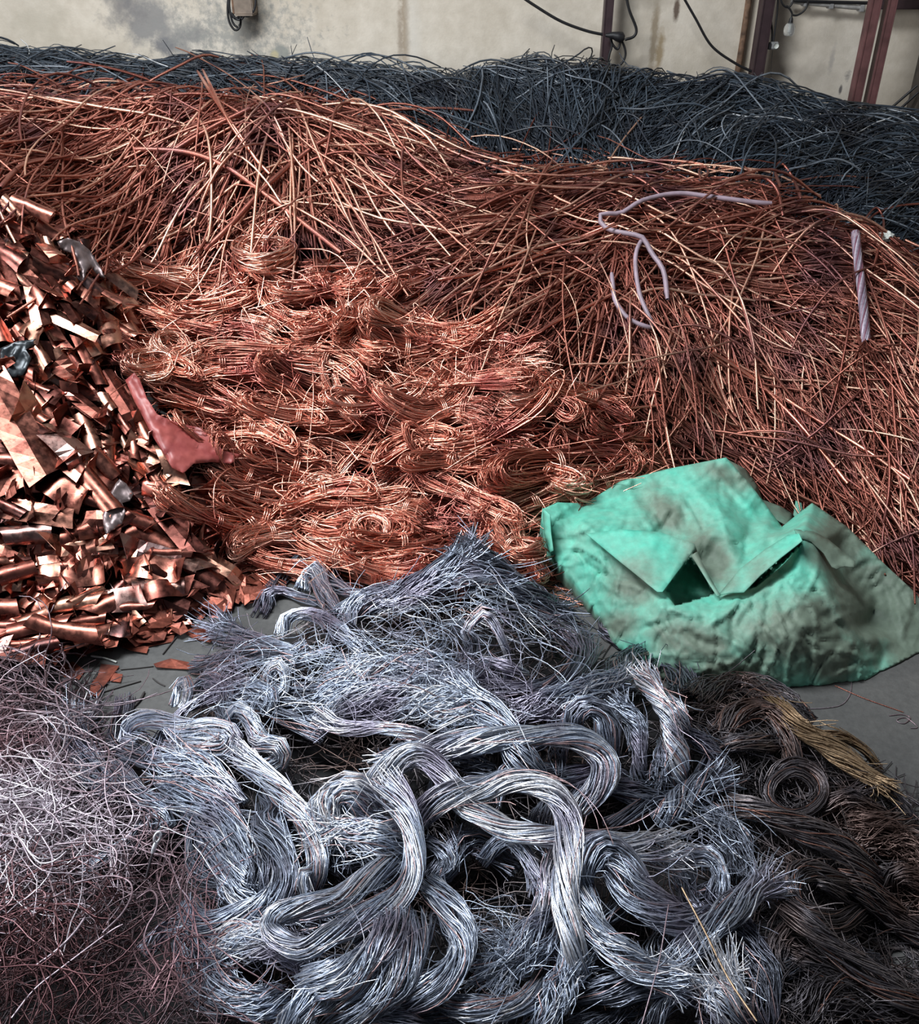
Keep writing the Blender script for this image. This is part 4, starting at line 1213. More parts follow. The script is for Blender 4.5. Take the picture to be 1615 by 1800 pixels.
HK = [
 (985, 818, -6, 250, 112, 0.06, 'largest bright hank with parallel wires near the green sack'),
 (475, 625, 4, 230, 55, 0.08, 'bright fan of straight wires at the left middle of hanks'),
 (615, 552, 88, 120, 50, 0.08, 'upright tied hank standing at the back of the hanks'),
 (705, 563, 12, 120, 90, 0.07, 'bushy bright hank right of the upright hank'),
 (522, 675, 20, 130, 62, 0.06, 'rounded hank below the bright fan of wires'),
 (592, 692, 60, 110, 38, 0.08, 'slanting narrow hank beside the rounded hank'),
 (771, 723, -15, 170, 62, 0.06, 'hank with a curled left end in the middle of hanks'),
 (827, 671, 5, 200, 38, 0.07, 'flat bright hank above the curled end hank'),
 (660, 706, -10, 150, 50, 0.05, 'dull hank left of the curled end hank'),
 (885, 757, -25, 220, 42, 0.07, 'long hank rising right toward the knotted one'),
 (976, 705, 40, 95, 62, 0.08, 'knotted short hank at the right end of hanks'),
 (578, 864, -10, 145, 56, 0.07, 'hank with a bright looped left end in lower middle'),
 (504, 816, 10, 145, 56, 0.06, 'hank crossing just right of the red cloth'),
 (456, 872, 12, 170, 56, 0.06, 'hank lying below the red cloth tip'),
 (463, 940, -15, 125, 72, 0.07, 'round ended hank at the lower left corner of hanks'),
 (708, 894, 20, 135, 62, 0.06, 'hank with open loops at the lower middle'),
 (827, 872, 25, 185, 60, 0.07, 'bright hank sloping down right toward the sack'),
 (874, 909, 40, 135, 60, 0.06, 'hank slanting down beside the sack tip'),
 (690, 957, -10, 155, 52, 0.06, 'glossy hank near the front edge of hanks'),
 (801, 950, -20, 140, 42, 0.05, 'thin hank behind the tip of the grey heap'),
 (604, 982, 10, 250, 42, 0.05, 'long flat hank along the front edge of hanks'),
 (493, 994, 15, 150, 36, 0.04, 'flat hank at the front left on the floor edge'),
 (650, 1013, 14, 200, 36, 0.04, 'lowest long hank in front, touching the grey heap'),
 (560, 927, 20, 135, 50, 0.05, 'hank between the round ended and the glossy hank'),
 (523, 735, 8, 180, 45, 0.06, 'straight hank under the rounded hank'),
 (456, 757, 10, 140, 42, 0.05, 'narrow hank left of the straight hank'),
 (727, 771, -20, 135, 50, 0.06, 'ruffled hank under the curled end hank'),
 (790, 809, 15, 150, 50, 0.06, 'loose hank left of the largest bright hank'),
 (560, 511, -15, 135, 50, 0.06, 'hank left of the upright hank'),
 (493, 504, 15, 120, 50, 0.06, 'folded hank below the hooped hank'),
 (883, 615, 5, 135, 46, 0.06, 'dim hank at the right back of hanks'),
 (939, 994, 60, 115, 50, 0.05, 'hank hanging down beside the sack left edge'),
 (894, 957, 40, 105, 50, 0.06, 'small hank at the left tip of the sack'),
 (400, 640, 0, 140, 48, 0.05, 'hank left of the bright fan'),
 (315, 565, 12, 150, 48, 0.05, 'dim hank beside the foil heap top'),
 (380, 540, -12, 130, 50, 0.06, 'dim hank behind the bright fan'),
 (1040, 702, 20, 125, 50, 0.05, 'hank right of the knotted hank'),
 (1065, 872, -10, 120, 60, 0.04, 'hank partly under the top edge of the sack'),
 (340, 705, 22, 130, 45, 0.05, 'dark hank above the red cloth'),
 (1085, 760, 10, 110, 60, 0.05, 'rightmost hank under the long wires'),
]
for u, v, a, L, W, lf, lb in HK:
    hank(u, v, a, L, W, lf, lb)
for u, v, L, lb in ((463, 452, 100, 'hooped ring of wire at the very back of hanks'), (272, 645, 62, 'small wire ring beside the foil heap edge'), (300, 610, 56, 'small wire ring above the other one near the foil'), (915, 690, 66, 'wire ring left of the knotted hank'), (655, 935, 62, 'wire ring in front of the glossy hank')):
    hank(u, v, float(rc.uniform(-30, 30)), L, L, 0.06, lb, None, True)
uv = pick(np.random.default_rng(31), COILP, 64, 2.55)
for u, v in zip(*uv):
    a_ = ('rear' if v < 600 else ('middle' if v < 800 else 'front')) + (' left' if u < 480 else (' centre' if u < 760 else ' right'))
    zone = ('small copper hank in the ' + a_ + ' of the tied hanks', 'small hanks, ' + a_)
    hank(u, v, float(rc.normal(4, 24)), rc.uniform(110, 190), rc.uniform(40, 66), rc.uniform(0.01, 0.06), zone[0], zone[1])

# ------------------------------------------------------------------ copper foil strips
rf = np.random.default_rng(9)


def ribbon(L, W, kind, nu=7, nv=4, th=0.0011):
    s = np.linspace(-0.5, 0.5, nu)
    k = np.zeros(nu)
    if kind == 'fold':
        k[rf.integers(1, nu - 1)] = rf.uniform(0.9, 2.0) * rf.choice([-1, 1]); k[rf.integers(1, nu - 1)] += rf.uniform(0.3, 1.2)
    elif kind == 'curl':
        k[:] = rf.uniform(0.5, 0.95)
    elif kind == 'wave':
        k[:] = 0.5 * np.sin(np.linspace(0, 5, nu) + rf.uniform(0, 6))
    else:
        k[:] = rf.normal(0, 0.12, nu)
    a = np.cumsum(k); a -= a[nu // 2]
    cx = np.cumsum(np.cos(a)) * L / nu; cz = np.cumsum(np.sin(a)) * L / nu
    cx -= cx.mean(); cz -= cz.mean()
    arc = {'tube': rf.uniform(1.3, 3.0), 'curl': 0.3, 'fold': rf.uniform(0.2, 1.4), 'wave': 0.5, 'flat': 0.3}[kind]
    q = np.linspace(-0.5, 0.5, nv)
    rr = W / max(arc, 0.05)
    yy = rr * np.sin(q * arc); zz = rr * (np.cos(q * arc) - math.cos(arc / 2))
    tw_ = rf.normal(0, 0.35) * s * 2
    nrm = np.stack([-np.sin(a), np.cos(a)], -1)
    V = np.zeros((nu, nv, 3))
    for i in range(nu):
        y_ = yy * math.cos(tw_[i]) - zz * math.sin(tw_[i]); z_ = yy * math.sin(tw_[i]) + zz * math.cos(tw_[i])
        V[i, :, 0] = cx[i] + nrm[i, 0] * z_ + q * rf.normal(0, 0.01); V[i, :, 1] = y_; V[i, :, 2] = cz[i] + nrm[i, 1] * z_
    V[0, :, 0] += q * rf.normal(0, 0.4) * W; V[-1, :, 0] += q * rf.normal(0, 0.4) * W
    V += rf.normal(0, 0.007 * W, V.shape)
    du = np.gradient(V, axis=0); dv = np.gradient(V, axis=1)
    nn = np.cross(du, dv); nn /= np.linalg.norm(nn, axis=2, keepdims=True) + 1e-9
    A = V + nn * th / 2; B = V - nn * th / 2
    idx = np.arange(nu * nv).reshape(nu, nv); m = nu * nv
    F = [np.stack([idx[:-1, :-1], idx[1:, :-1], idx[1:, 1:], idx[:-1, 1:]], -1).reshape(-1, 4), np.stack([idx[:-1, :-1], idx[:-1, 1:], idx[1:, 1:], idx[1:, :-1]], -1).reshape(-1, 4) + m]
    for e0, e1 in ((idx[:-1, 0], idx[1:, 0]), (idx[1:, -1], idx[:-1, -1]), (idx[0, 1:], idx[0, :-1]), (idx[-1, :-1], idx[-1, 1:])):
        F.append(np.stack([e0, e0 + m, e1 + m, e1], -1)[:, ::-1] + 2 * m)
    AB = np.concatenate([A.reshape(-1, 3), B.reshape(-1, 3)])
    return np.concatenate([AB, AB]), np.concatenate(F)


RIB = []
for k in range(32):
    kind = ['tube', 'tube', 'fold', 'tube', 'wave', 'fold', 'curl', 'tube', 'flat'][k % 9]
    RIB.append((ribbon(rf.uniform(0.16, 0.32) * (1.3 if kind == 'curl' else 0.72 if kind == 'tube' else 1), rf.uniform(0.06, 0.09), kind, *((4, 7) if kind == 'tube' else (8, 3))), kind))
FOIL = [(-100, 335), (40, 365), (110, 420), (190, 480), (240, 545), (225, 600), (225, 680), (270, 770), (330, 830), (375, 880), (400, 960), (390, 1010), (330, 1040), (310, 1090), (230, 1110), (120, 1140), (30, 1150), (-100, 1150)]
ANG_FOIL = [(50, 400, 40), (120, 480, 40), (200, 560, 45), (50, 560, 52), (150, 680, 55), (60, 760, 35), (150, 820, 42), (60, 900, 8), (180, 930, -12), (60, 1000, -8), (200, 1000, -30), (300, 880, 55), (250, 780, 60), (130, 1080, -20), (300, 1020, 20), (60, 1090, 0), (225, 640, 80)]


def foil_matrix(u, v, ang, lift, sc, tilt):
    p, t, b, nor = surface_frame(u, v, math.degrees(ang), lift)
    R3 = Matrix(((t[0], b[0], nor[0]), (t[1], b[1], nor[1]), (t[2], b[2], nor[2])))
    R3 = R3 @ Matrix.Rotation(rf.normal(0, tilt), 3, 'X') @ Matrix.Rotation(rf.normal(0, tilt * 0.6), 3, 'Y')
    return Matrix.Translation(p.tolist()) @ R3.to_4x4() @ Matrix.Scale(sc, 4)


def zone_foil(u, v):
    if v < 640:
        return ('copper foil strip on the upper slope of the foil heap', 'foil strips on the upper slope')
    if v < 860:
        return ('copper foil strip in the middle of foil heap near red cloth', 'foil strips in the middle') if u > 130 else ('wide copper foil strip at the left edge of foil heap', 'foil strips at the left middle')
    return ('copper foil strip on the lower front of foil heap', 'foil strips on the lower front')


mb = MB()
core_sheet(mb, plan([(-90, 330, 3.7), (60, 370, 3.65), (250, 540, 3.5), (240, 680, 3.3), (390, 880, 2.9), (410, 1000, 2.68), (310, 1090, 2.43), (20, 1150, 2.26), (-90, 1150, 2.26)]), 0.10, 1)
M = 600
uv = pick(rng, FOIL, M)
A_ = idw(uv[0], uv[1], ANG_FOIL) + rf.normal(0, 0.45, M)
for j in range(M):
    (V, F), kind = RIB[int(rf.integers(0, len(RIB)))]
    mt = np.array(foil_matrix(uv[0][j], uv[1][j], A_[j], rf.uniform(-0.05, 0.015), rf.uniform(0.7, 1.1), 0.35))
    mb.quads(V @ mt[:3, :3].T + mt[:3, 3], F, rf.random())
tag(link('copper_foil_heap', mb.mesh('copper_foil_heap', True), None, [M_FOIL, M_CORE_CU]), 'mass of small copper foil pieces under the larger foil strips', 'foil heap', None, 'stuff')
RM = []
for (V, F), kind in RIB:
    q = MB(); q.quads(V, F, rf.random())
    me = q.mesh('foil_strip', kind in ('tube', 'curl', 'wave')); me.materials.append(M_FOIL)
    RM.append(me)
M = 285
uv = pick(np.random.default_rng(4), FOIL, M)
A_ = idw(uv[0], uv[1], ANG_FOIL) + rf.normal(0, 0.22, M)
order = np.argsort(-uv[1])
for j in range(M):
    ri = int(rf.integers(0, len(RM)))
    o = link('foil_strip', RM[ri])
    o.matrix_world = foil_matrix(uv[0][j], uv[1][j], A_[j], rf.uniform(0.015, 0.07), rf.uniform(0.72, 1.15), 0.22)
    z = zone_foil(uv[0][j], uv[1][j])
    ad_ = dict(tube='half rolled ', fold='sharply folded ', wave='wavy ', curl='curled ', flat='flat ')[RIB[ri][1]]
    tag(o, ad_ + z[0], 'foil strip', ad_ + z[1])
BIG = [(20, 735, 60, 1.9, 'large smooth foil sheet at the left edge of foil heap'), (85, 765, 40, 1.7, 'broad folded foil strip at left, brightest of its group'), (125, 800, 42, 1.6, 'broad foil strip beside the brightest folded one'), (165, 855, 50, 1.5, 'broad rolled foil strip above the crumpled dark sheet'),
       (30, 830, -20, 1.5, 'broad foil strip under the large smooth sheet'), (115, 1105, 12, 1.3, 'arched foil roll at the front foot of foil heap'), (215, 500, 35, 1.1, 'bright foil strip at the upper right edge of foil heap'), (60, 370, 30, 1.1, 'bright rolled foil near the top of foil heap'), (195, 590, 82, 1.2, 'upright foil strip standing near the red cloth')]
for i, (u, v, a, sc, lb) in enumerate(BIG):
    o = link('foil_strip', RM[(2, 5, 11, 0, 8, 9, 1, 3, 12)[i]])
    o.matrix_world = foil_matrix(u, v, math.radians(a), 0.075, sc, 0.12)
    tag(o, lb, 'foil strip')


def scrap_mesh(k, w=0.10, asp=0.6):
    n = int(rf.integers(5, 8))
    a = np.sort(rf.uniform(0, 2 * PI, n)); a = a + np.linspace(0, 0.01, n)
    a = np.linspace(0, 2 * PI, n, endpoint=False) + rf.normal(0, 0.25, n)
    r = rf.uniform(0.65, 1.05, n)
    x, y = w * 0.5 * r * np.cos(a), w * 0.5 * asp * r * np.sin(a)
    z = rf.normal(0, 0.006, n) + 0.006
    V = np.concatenate([np.stack([x, y, z], -1), [[0, 0, rf.uniform(0.002, 0.014)]]])
    V2 = V - [0, 0, 0.0012]
    m = n + 1
    me = bpy.data.meshes.new('copper_scrap')
    fs = [(i, (i + 1) % n, n) for i in range(n)] + [((i + 1) % n + m, i + m, n + m) for i in range(n)] + [(i, i + m, (i + 1) % n + m, (i + 1) % n) for i in range(n)]
    me.from_pydata([tuple(q) for q in np.concatenate([V, V2])], [], fs)
    me.materials.append(M_SCRAP)
    return me


M_SCRAP = wire_mat('flat_copper_scrap', [(0.0, (0.30, 0.09, 0.06)), (1.0, (0.40, 0.13, 0.085))], 0.7, 0.42, (0.20, 0.075, 0.06), 9.0, 60, 0.3, 0.4)
SCR = [scrap_mesh(k, rf.uniform(0.07, 0.15), rf.uniform(0.4, 0.8)) for k in range(14)]
SCP = [(330, 960), (400, 985), (470, 1020), (430, 1060), (350, 1085), (310, 1115), (230, 1130), (180, 1140), (150, 1110), (250, 1060)]
uv = pick(np.random.default_rng(8), SCP, 95)
for u, v in zip(*uv):
    p, t, b, nor = surface_frame(u, v, float(rf.uniform(0, 180)), 0.006 + rf.uniform(0, 0.03))
    o = link('copper_scrap', SCR[int(rf.integers(0, len(SCR)))])
    o.matrix_world = Matrix.Translation(p.tolist()) @ Matrix(((t[0], b[0], nor[0]), (t[1], b[1], nor[1]), (t[2], b[2], nor[2]))).to_4x4() @ Matrix.Rotation(rf.normal(0, 0.15), 4, 'X')
    tag(o, 'flat copper scrap at the foot of the foil heap', 'copper scrap', 'flat scraps at the foil foot')


def floor_scrap(pts, label, z=0.004):
    P = np.array([onfloor(u, v, z) for u, v in pts_of(pts)])
    c = P.mean(0); n = len(P)
    V = P - c; V[:, 2] += rf.normal(0, 0.004, n) + 0.004
    me = bpy.data.meshes.new('copper_scrap')
    fs = [tuple(range(n))[::-1], tuple(range(n, 2 * n))] + [(i, (i + 1) % n, (i + 1) % n + n, i + n) for i in range(n)]
    me.from_pydata([tuple(q) for q in np.concatenate([V - [0, 0, 0.0015], V])], [], fs)
    me.materials.append(M_SCRAP)
    o = link('copper_scrap', me); o.location = c
    tag(o, label, 'copper scrap')


floor_scrap('178,1168 210,1172 198,1190 182,1212 176,1228 158,1226 160,1205 172,1188', 'long ragged copper scrap lying alone on the grey floor')
floor_scrap('196,1184 216,1186 212,1200 194,1198', 'small square copper scrap next to the long ragged one')
floor_scrap('270,1168 300,1160 345,1168 342,1180 310,1177 275,1176', 'narrow copper scrap on the floor by the grey heap')
floor_scrap('318,1095 350,1100 376,1120 370,1132 340,1124 322,1110', 'brownish copper scrap beside the splayed grey bundle')
floor_scrap('250,1075 318,1078 304,1128 258,1138 240,1110', 'largest flat copper sheet on the floor in front of foil')
floor_scrap('212,1122 262,1140 258,1150 232,1146 210,1136', 'shiny crumpled copper scrap below the largest flat sheet')
floor_scrap('100,1170 130,1165 150,1180 138,1196 110,1190', 'copper scrap half under the curly wire mound')
# ------------------------------------------------------------------ green sack
rs = np.random.default_rng(21)


def crumple(x, y, scale, seed, amp):
    """sharp crease ridges along random short lines, over broad uneven facets"""
    r = np.random.default_rng(seed)
    x = np.asarray(x); y = np.asarray(y)
    x0, x1, y0, y1 = x.min(), x.max(), y.min(), y.max()
    area_ = (x1 - x0) * (y1 - y0)
    out = np.zeros(len(x))
    n = int(np.clip(area_ / scale ** 2 * 2.2, 6, 420))
    for _ in range(n):
        cx_, cy_ = r.uniform(x0, x1), r.uniform(y0, y1)
        a = r.uniform(0, PI); L = scale * r.uniform(0.5, 2.0); w_ = scale * r.uniform(0.06, 0.2)
        dx, dy = x - cx_, y - cy_
        al = dx * math.cos(a) + dy * math.sin(a)
        ac = -dx * math.sin(a) + dy * math.cos(a) + 0.4 * al * al / L * r.choice([-1, 1])
        out += r.choice([-1, 1]) * r.uniform(0.3, 1.0) * np.clip(1 - np.abs(ac) / w_, 0, 1) * np.exp(-(al / L) ** 2)
    return amp * 0.42 * out


def cdt(poly, step, extra=(), rim=False):
    """triangulated sheet in a photo outline: outline points, interior grid points; returns uv (n,2), faces, boundary flags"""
    pl = []
    m = len(poly)
    for i in range(m):
        a, b = np.array(poly[i], float), np.array(poly[(i + 1) % m], float)
        k = max(1, int(np.linalg.norm(b - a) / step))
        for j in range(k):
            pl.append(a + (b - a) * j / k)
    pl = np.array(pl)
    lo, hi = pl.min(0), pl.max(0)
    g = []
    rowi = 0
    for v in np.arange(lo[1], hi[1], step):
        for u in np.arange(lo[0] + (rowi % 2) * step / 2, hi[0], step):
            g.append((u, v))
        rowi += 1
    g = np.array(g)
    k = in_poly(g[:, 0], g[:, 1], [tuple(q) for q in pl])
    g = g[k]
    nb = len(pl)
    ee = [(i, (i + 1) % nb) for i in range(nb)]
    for q_ in extra:      # rims of openings
        ex = []
        for i in range(len(q_)):
            a, b = np.array(q_[i], float), np.array(q_[(i + 1) % len(q_)], float)
            k = max(1, int(np.linalg.norm(b - a) / step))
            ex += [a + (b - a) * j / k for j in range(k)]
        n0 = len(pl)
        pl = np.vstack([pl, ex])
        ee += [(n0 + i, n0 + (i + 1) % len(ex)) for i in range(len(ex))]
    dmin = np.min(((g[:, None] - pl[None]) ** 2).sum(-1), axis=1)
    g = g[dmin > (0.6 * step) ** 2]
    allp = np.vstack([pl, g])
    npl = len(pl)
    vs, es, fs, ov, oe, of = delaunay_2d_cdt([Vector(q) for q in allp], ee, [], 1, 1e-4)
    uv = np.array([list(q) for q in vs])
    bflag = np.array([any(i < nb for i in o_) for o_ in ov])
    if rim:
        return uv, [tuple(f) for f in fs], bflag, np.array([any(nb <= i < npl for i in o_) for o_ in ov])
    return uv, [tuple(f) for f in fs], bflag


def tri_interp(uv, cuv, cval):
    """piecewise linear values over a Delaunay triangulation of control points"""
    vs, es, fs, ov, oe, of = delaunay_2d_cdt([Vector(q) for q in cuv], [], [], 0, 1e-4)
    V = np.array([list(q) for q in vs]); val = np.array([cval[o_[0]] for o_ in ov])
    out = np.full(len(uv), np.nan)
    best = np.full(len(uv), -1e9)
    for f in fs:
        a, b, c = V[f[0]], V[f[1]], V[f[2]]
        den = (b[1] - c[1]) * (a[0] - c[0]) + (c[0] - b[0]) * (a[1] - c[1])
        if abs(den) < 1e-9:
            continue
        w0 = ((b[1] - c[1]) * (uv[:, 0] - c[0]) + (c[0] - b[0]) * (uv[:, 1] - c[1])) / den
        w1 = ((c[1] - a[1]) * (uv[:, 0] - c[0]) + (a[0] - c[0]) * (uv[:, 1] - c[1])) / den
        w2 = 1 - w0 - w1
        mn = np.minimum(np.minimum(w0, w1), w2)
        k = mn > best
        best[k] = mn[k]
        out[k] = (w0 * val[f[0]] + w1 * val[f[1]] + w2 * val[f[2]])[k]
    return out


def sack_mat():
    m, nt, b = newmat('green_woven_cloth')
    a = nt.nodes.new('ShaderNodeAttribute'); a.attribute_name = 'tint'
    n1 = noise(nt, 7, 5, 0.65)
    n2 = noise(nt, 30, 4, 0.6)
    x = nt.nodes.new('ShaderNodeMath'); x.operation = 'MULTIPLY_ADD'
    nt.links.new(n1.outputs['Fac'], x.inputs[0]); x.inputs[1].default_value = 0.9
    nt.links.new(a.outputs['Fac'], x.inputs[2])
    r = ramp(nt, [(0.36, (0.10, 0.50, 0.375)), (0.58, (0.15, 0.44, 0.335)), (0.80, (0.17, 0.31, 0.24)), (1.0, (0.15, 0.20, 0.155))])
    nt.links.new(x.outputs[0], r.inputs[0])
    r2 = ramp(nt, [(0.3, (0.82,) * 3), (0.7, (1.08,) * 3)])
    nt.links.new(n2.outputs['Fac'], r2.inputs[0])
    col = mixc(nt, 1.0, r.outputs[0], r2.outputs[0], 'MULTIPLY')
    n3 = noise(nt, 55, 2, 0.5)
    r3 = ramp(nt, [(0.64, (0, 0, 0)), (0.70, (0.55,) * 3)])
    nt.links.new(n3.outputs['Fac'], r3.inputs[0])
    at2 = nt.nodes.new('ShaderNodeAttribute'); at2.attribute_name = 'spots'
    mm = nt.nodes.new('ShaderNodeMath'); mm.operation = 'MULTIPLY'
    nt.links.new(r3.outputs[0], mm.inputs[0]); nt.links.new(at2.outputs['Fac'], mm.inputs[1])
    col = mixc(nt, mm.outputs[0], col, (0.04, 0.06, 0.05))
    nt.links.new(col, b.inputs['Base Color'])
    b.inputs['Roughness'].default_value = 0.62
    b.inputs['Specular IOR Level'].default_value = 0.3
    rg = noise(nt, 11, 3, 0.5)
    rg.noise_type = 'RIDGED_MULTIFRACTAL'
    bp = nt.nodes.new('ShaderNodeBump'); bp.inputs['Strength'].default_value = 0.55; bp.inputs['Distance'].default_value = 0.008
    nt.links.new(rg.outputs['Fac'], bp.inputs['Height']); nt.links.new(bp.outputs[0], b.inputs['Normal'])
    return m


M_SACK = sack_mat()


def blobs(uv, lst):
    o = np.zeros(len(uv))
    for u, v, ru, rv, a, ang in lst:
        c, s_ = math.cos(math.radians(ang)), math.sin(math.radians(ang))
        dx, dy = uv[:, 0] - u, uv[:, 1] - v
        p, q = (dx * c + dy * s_) / ru, (-dx * s_ + dy * c) / rv
        o = np.maximum(o, a * np.exp(-(p * p + q * q)))
    return o


DIRT_SHADE = [(1170, 900, 60, 26, 0.55, 45), (1250, 980, 70, 35, 0.7, 60), (1110, 1030, 40, 50, 0.55, 60), (1090, 1100, 30, 40, 0.65, 70), (1230, 1130, 70, 30, 0.5, 15), (1290, 1180, 120, 40, 0.45, 0),
        (1400, 1120, 130, 80, 0.5, 10), (1200, 1120, 90, 60, 0.4, 20), (1430, 1110, 60, 70, 0.75, 30), (1460, 1150, 70, 50, 0.7, 0), (1480, 950, 50, 60, 0.85, 30), (1540, 1060, 100, 100, 0.8, 40), (1600, 1120, 60, 60, 0.8, 0), (1270, 830, 60, 20, 0.5, 20), (1340, 1010, 40, 60, 0.3, 30), (1180, 1200, 60, 40, 0.6, 0)]  # dirt; the right-hand blobs also paint in the shade of that side


CREASE = [('1000,955 1030,968 1062,985', 0.014, 7), ('1062,985 1048,1020 1030,1058', -0.014, 7), ('1090,992 1082,1040 1072,1090', 0.016, 8), ('1036,1002 1062,1024 1094,1052', 0.012, 7), ('1010,930 1040,950 1075,968', -0.012, 8),
          ('1118,858 1150,900 1185,952', -0.022, 18), ('1205,848 1262,895 1335,962', 0.022, 14), ('1188,868 1210,900 1236,945', 0.012, 8), ('1250,820 1290,865 1325,905', 0.016, 9), ('1040,886 1085,900 1140,915', 0.010, 8), ('1150,830 1160,850 1200,862', -0.010, 7),
          ('1312,1046 1275,1076 1238,1104', 0.018, 9), ('1238,1104 1280,1122 1322,1154', 0.016, 9), ('1196,1108 1232,1128 1272,1138', -0.024, 12), ('1352,1048 1372,1090 1384,1132', 0.014, 8), ('1402,962 1440,1020 1470,1072 1502,1116', 0.020, 12), ('1362,1002 1352,1060 1338,1120', -0.014, 9),
          ('1288,1148 1312,1170 1344,1204', 0.014, 8), ('1436,1076 1490,1110 1545,1152', -0.018, 12), ('1420,1150 1470,1146 1530,1160', 0.016, 10), ('1130,1080 1160,1110 1190,1160', 0.016, 9), ('1110,1110 1150,1100 1196,1084', -0.014, 8), ('1170,1062 1210,1082 1250,1076', 0.012, 7), ('1400,1040 1430,1070 1436,1120', 0.012, 8), ('1330,1090 1370,1130 1400,1180', 0.013, 9), ('1230,1160 1290,1180 1340,1186', -0.012, 8),
          ('1560,1010 1575,1060 1590,1120', 0.014, 10), ('1500,960 1530,1010 1540,1070', -0.014, 12)]


def creases(uv):
    o = np.zeros(len(uv))
    for s_, a, w_ in CREASE:
        q = catmull(pts_of(s_), 40)
        d = np.sqrt(((uv[:, None] - q[None]) ** 2).sum(-1))
        k = d.argmin(1)
        o += a * np.clip(1 - d.min(1) / w_, 0, 1) * np.sin(PI * (k + 0.5) / 40) ** 0.5
    return o


def sheet(name, parent, origin, uv, F, y, amp, th=0.0025, smooth=True, dirt=0.0, mat=None, skirt=None, scale=0.09, seed=3):
    P = at(uv[:, 0], uv[:, 1], y)
    dp = depth_of(P).mean()
    cu, cv_ = uv[:, 0] * dp / FPX, uv[:, 1] * dp / FPX
    d = crumple(cu, cv_, scale, seed, amp) + crumple(cu, cv_, scale * 0.5, seed + 1, amp * 0.45)
    d = d - d.mean()
    if name == 'sack_body':
        d = d + creases(uv)
    rd = ray(uv[:, 0], uv[:, 1]); rd /= np.linalg.norm(rd, axis=1, keepdims=True)
    P = P - rd * d[:, None]
    P[:, 2] = np.maximum(P[:, 2], 0.004)
    V = P - np.asarray(origin)
    me = bpy.data.meshes.new(name)
    verts = [tuple(q) for q in V]
    faces = [f[::-1] for f in F]
    t = dirt + blobs(uv, DIRT_SHADE)
    sp_ = blobs(uv, [(1440, 1085, 45, 45, 1.0, 20), (1400, 1060, 50, 40, 0.9, 20), (1380, 1020, 40, 40, 0.5, 0)])
    if skirt is not None:
        verts2, faces2 = skirt(P, F)
        n0 = len(verts)
        verts += [tuple(np.asarray(q) - np.asarray(origin)) for q in verts2]
        faces += faces2
        t = np.r_[t, np.full(len(verts2), 0.5)]; sp_ = np.r_[sp_, np.zeros(len(verts2))]
    me.from_pydata(verts, [], faces)
    for nm, val in (('tint', t), ('spots', sp_)):
        q = me.attributes.new(nm, 'FLOAT', 'POINT'); q.data.foreach_set('value', val.astype(np.float32))
    me.polygons.foreach_set('use_smooth', np.full(len(me.polygons), smooth))
    o = link(name, me, parent, [mat or M_SACK])
    if th:
        md = o.modifiers.new('thickness', 'SOLIDIFY'); md.thickness = th; md.offset = -1
    return o


SK = [(953, 895, 2.80), (980, 883, 2.86), (1028, 885, 2.92), (1090, 846, 3.0), (1174, 824, 3.03), (1276, 804, 3.03), (1320, 853, 2.94), (1350, 893, 2.86), (1374, 926, 2.78), (1400, 905, 2.84),
      (1427, 884, 2.86), (1489, 926, 2.78), (1555, 992, 2.63), (1608, 1041, 2.52), (1640, 1090, 2.45), (1640, 1135, 2.355), (1520, 1196, 2.19), (1409, 1210, 2.16), (1334, 1206, 2.165), (1219, 1209, 2.16),
      (1150, 1190, 2.20), (1081, 1132, 2.34), (1055, 1085, 2.44), (1006, 1019, 2.60), (966, 970, 2.72)]
SKI = [(1000, 930, 2.74), (1020, 925, 2.70), (1090, 985, 2.56), (1158, 1040, 2.40), (1205, 1000, 2.52), (1219, 960, 2.60), (1263, 1044, 2.40), (1307, 1038, 2.40), (1405, 944, 2.46), (1150, 905, 2.78), (1130, 868, 2.93), (1190, 940, 2.72), (1245, 985, 2.60), (1220, 870, 2.88),
       (1270, 930, 2.66), (1320, 930, 2.74), (1350, 940, 2.66), (1300, 1000, 2.50), (1280, 860, 2.93),
       (1100, 1075, 2.40), (1060, 1000, 2.58), (1040, 1040, 2.54), (1166, 1060, 2.33), (1130, 1130, 2.27), (1174, 1165, 2.20), (1250, 1085, 2.26), (1310, 1060, 2.30), (1340, 1110, 2.20), (1400, 1010, 2.37), (1430, 960, 2.46), (1460, 1030, 2.36), (1490, 1100, 2.27), (1503, 1118, 2.24),
       (1400, 1110, 2.17), (1470, 960, 2.68), (1500, 1010, 2.62), (1540, 1060, 2.52), (1525, 1090, 2.47), (1575, 1125, 2.36), (1560, 1040, 2.57), (1290, 1140, 2.18), (1240, 1130, 2.20), (1460, 1160, 2.17)]
HOL1 = [(1166, 1036), (1186, 1010), (1213, 976), (1232, 1000), (1262, 1044), (1215, 1060), (1185, 1066)]
HOL2 = [(1302, 1040), (1340, 1008), (1404, 948), (1411, 957), (1372, 998), (1328, 1033)]
uvk, Fk, bk, rimk = cdt([q[:2] for q in SK], 4.6, (HOL1, HOL2), True)
ctl = SK + SKI
yk = tri_interp(uvk, [q[:2] for q in ctl], [q[2] for q in ctl])
# soften the control folds a little
nbm = [[] for _ in uvk]
for f in Fk:
    for i in range(3):
        nbm[f[i]].append(f[(i + 1) % 3]); nbm[f[i]].append(f[(i + 2) % 3])
for _ in range(5):
    yk = np.array([0.5 * yk[i] + 0.5 * np.mean(yk[nbm[i]]) if not bk[i] else yk[i] for i in range(len(yk))])
# the two openings: hollows under the flaps
h1 = in_poly(uvk[:, 0], uvk[:, 1], HOL1) & ~rimk
h2 = in_poly(uvk[:, 0], uvk[:, 1], HOL2) & ~rimk
yk = yk + 0.16 * h1 + 0.12 * h2


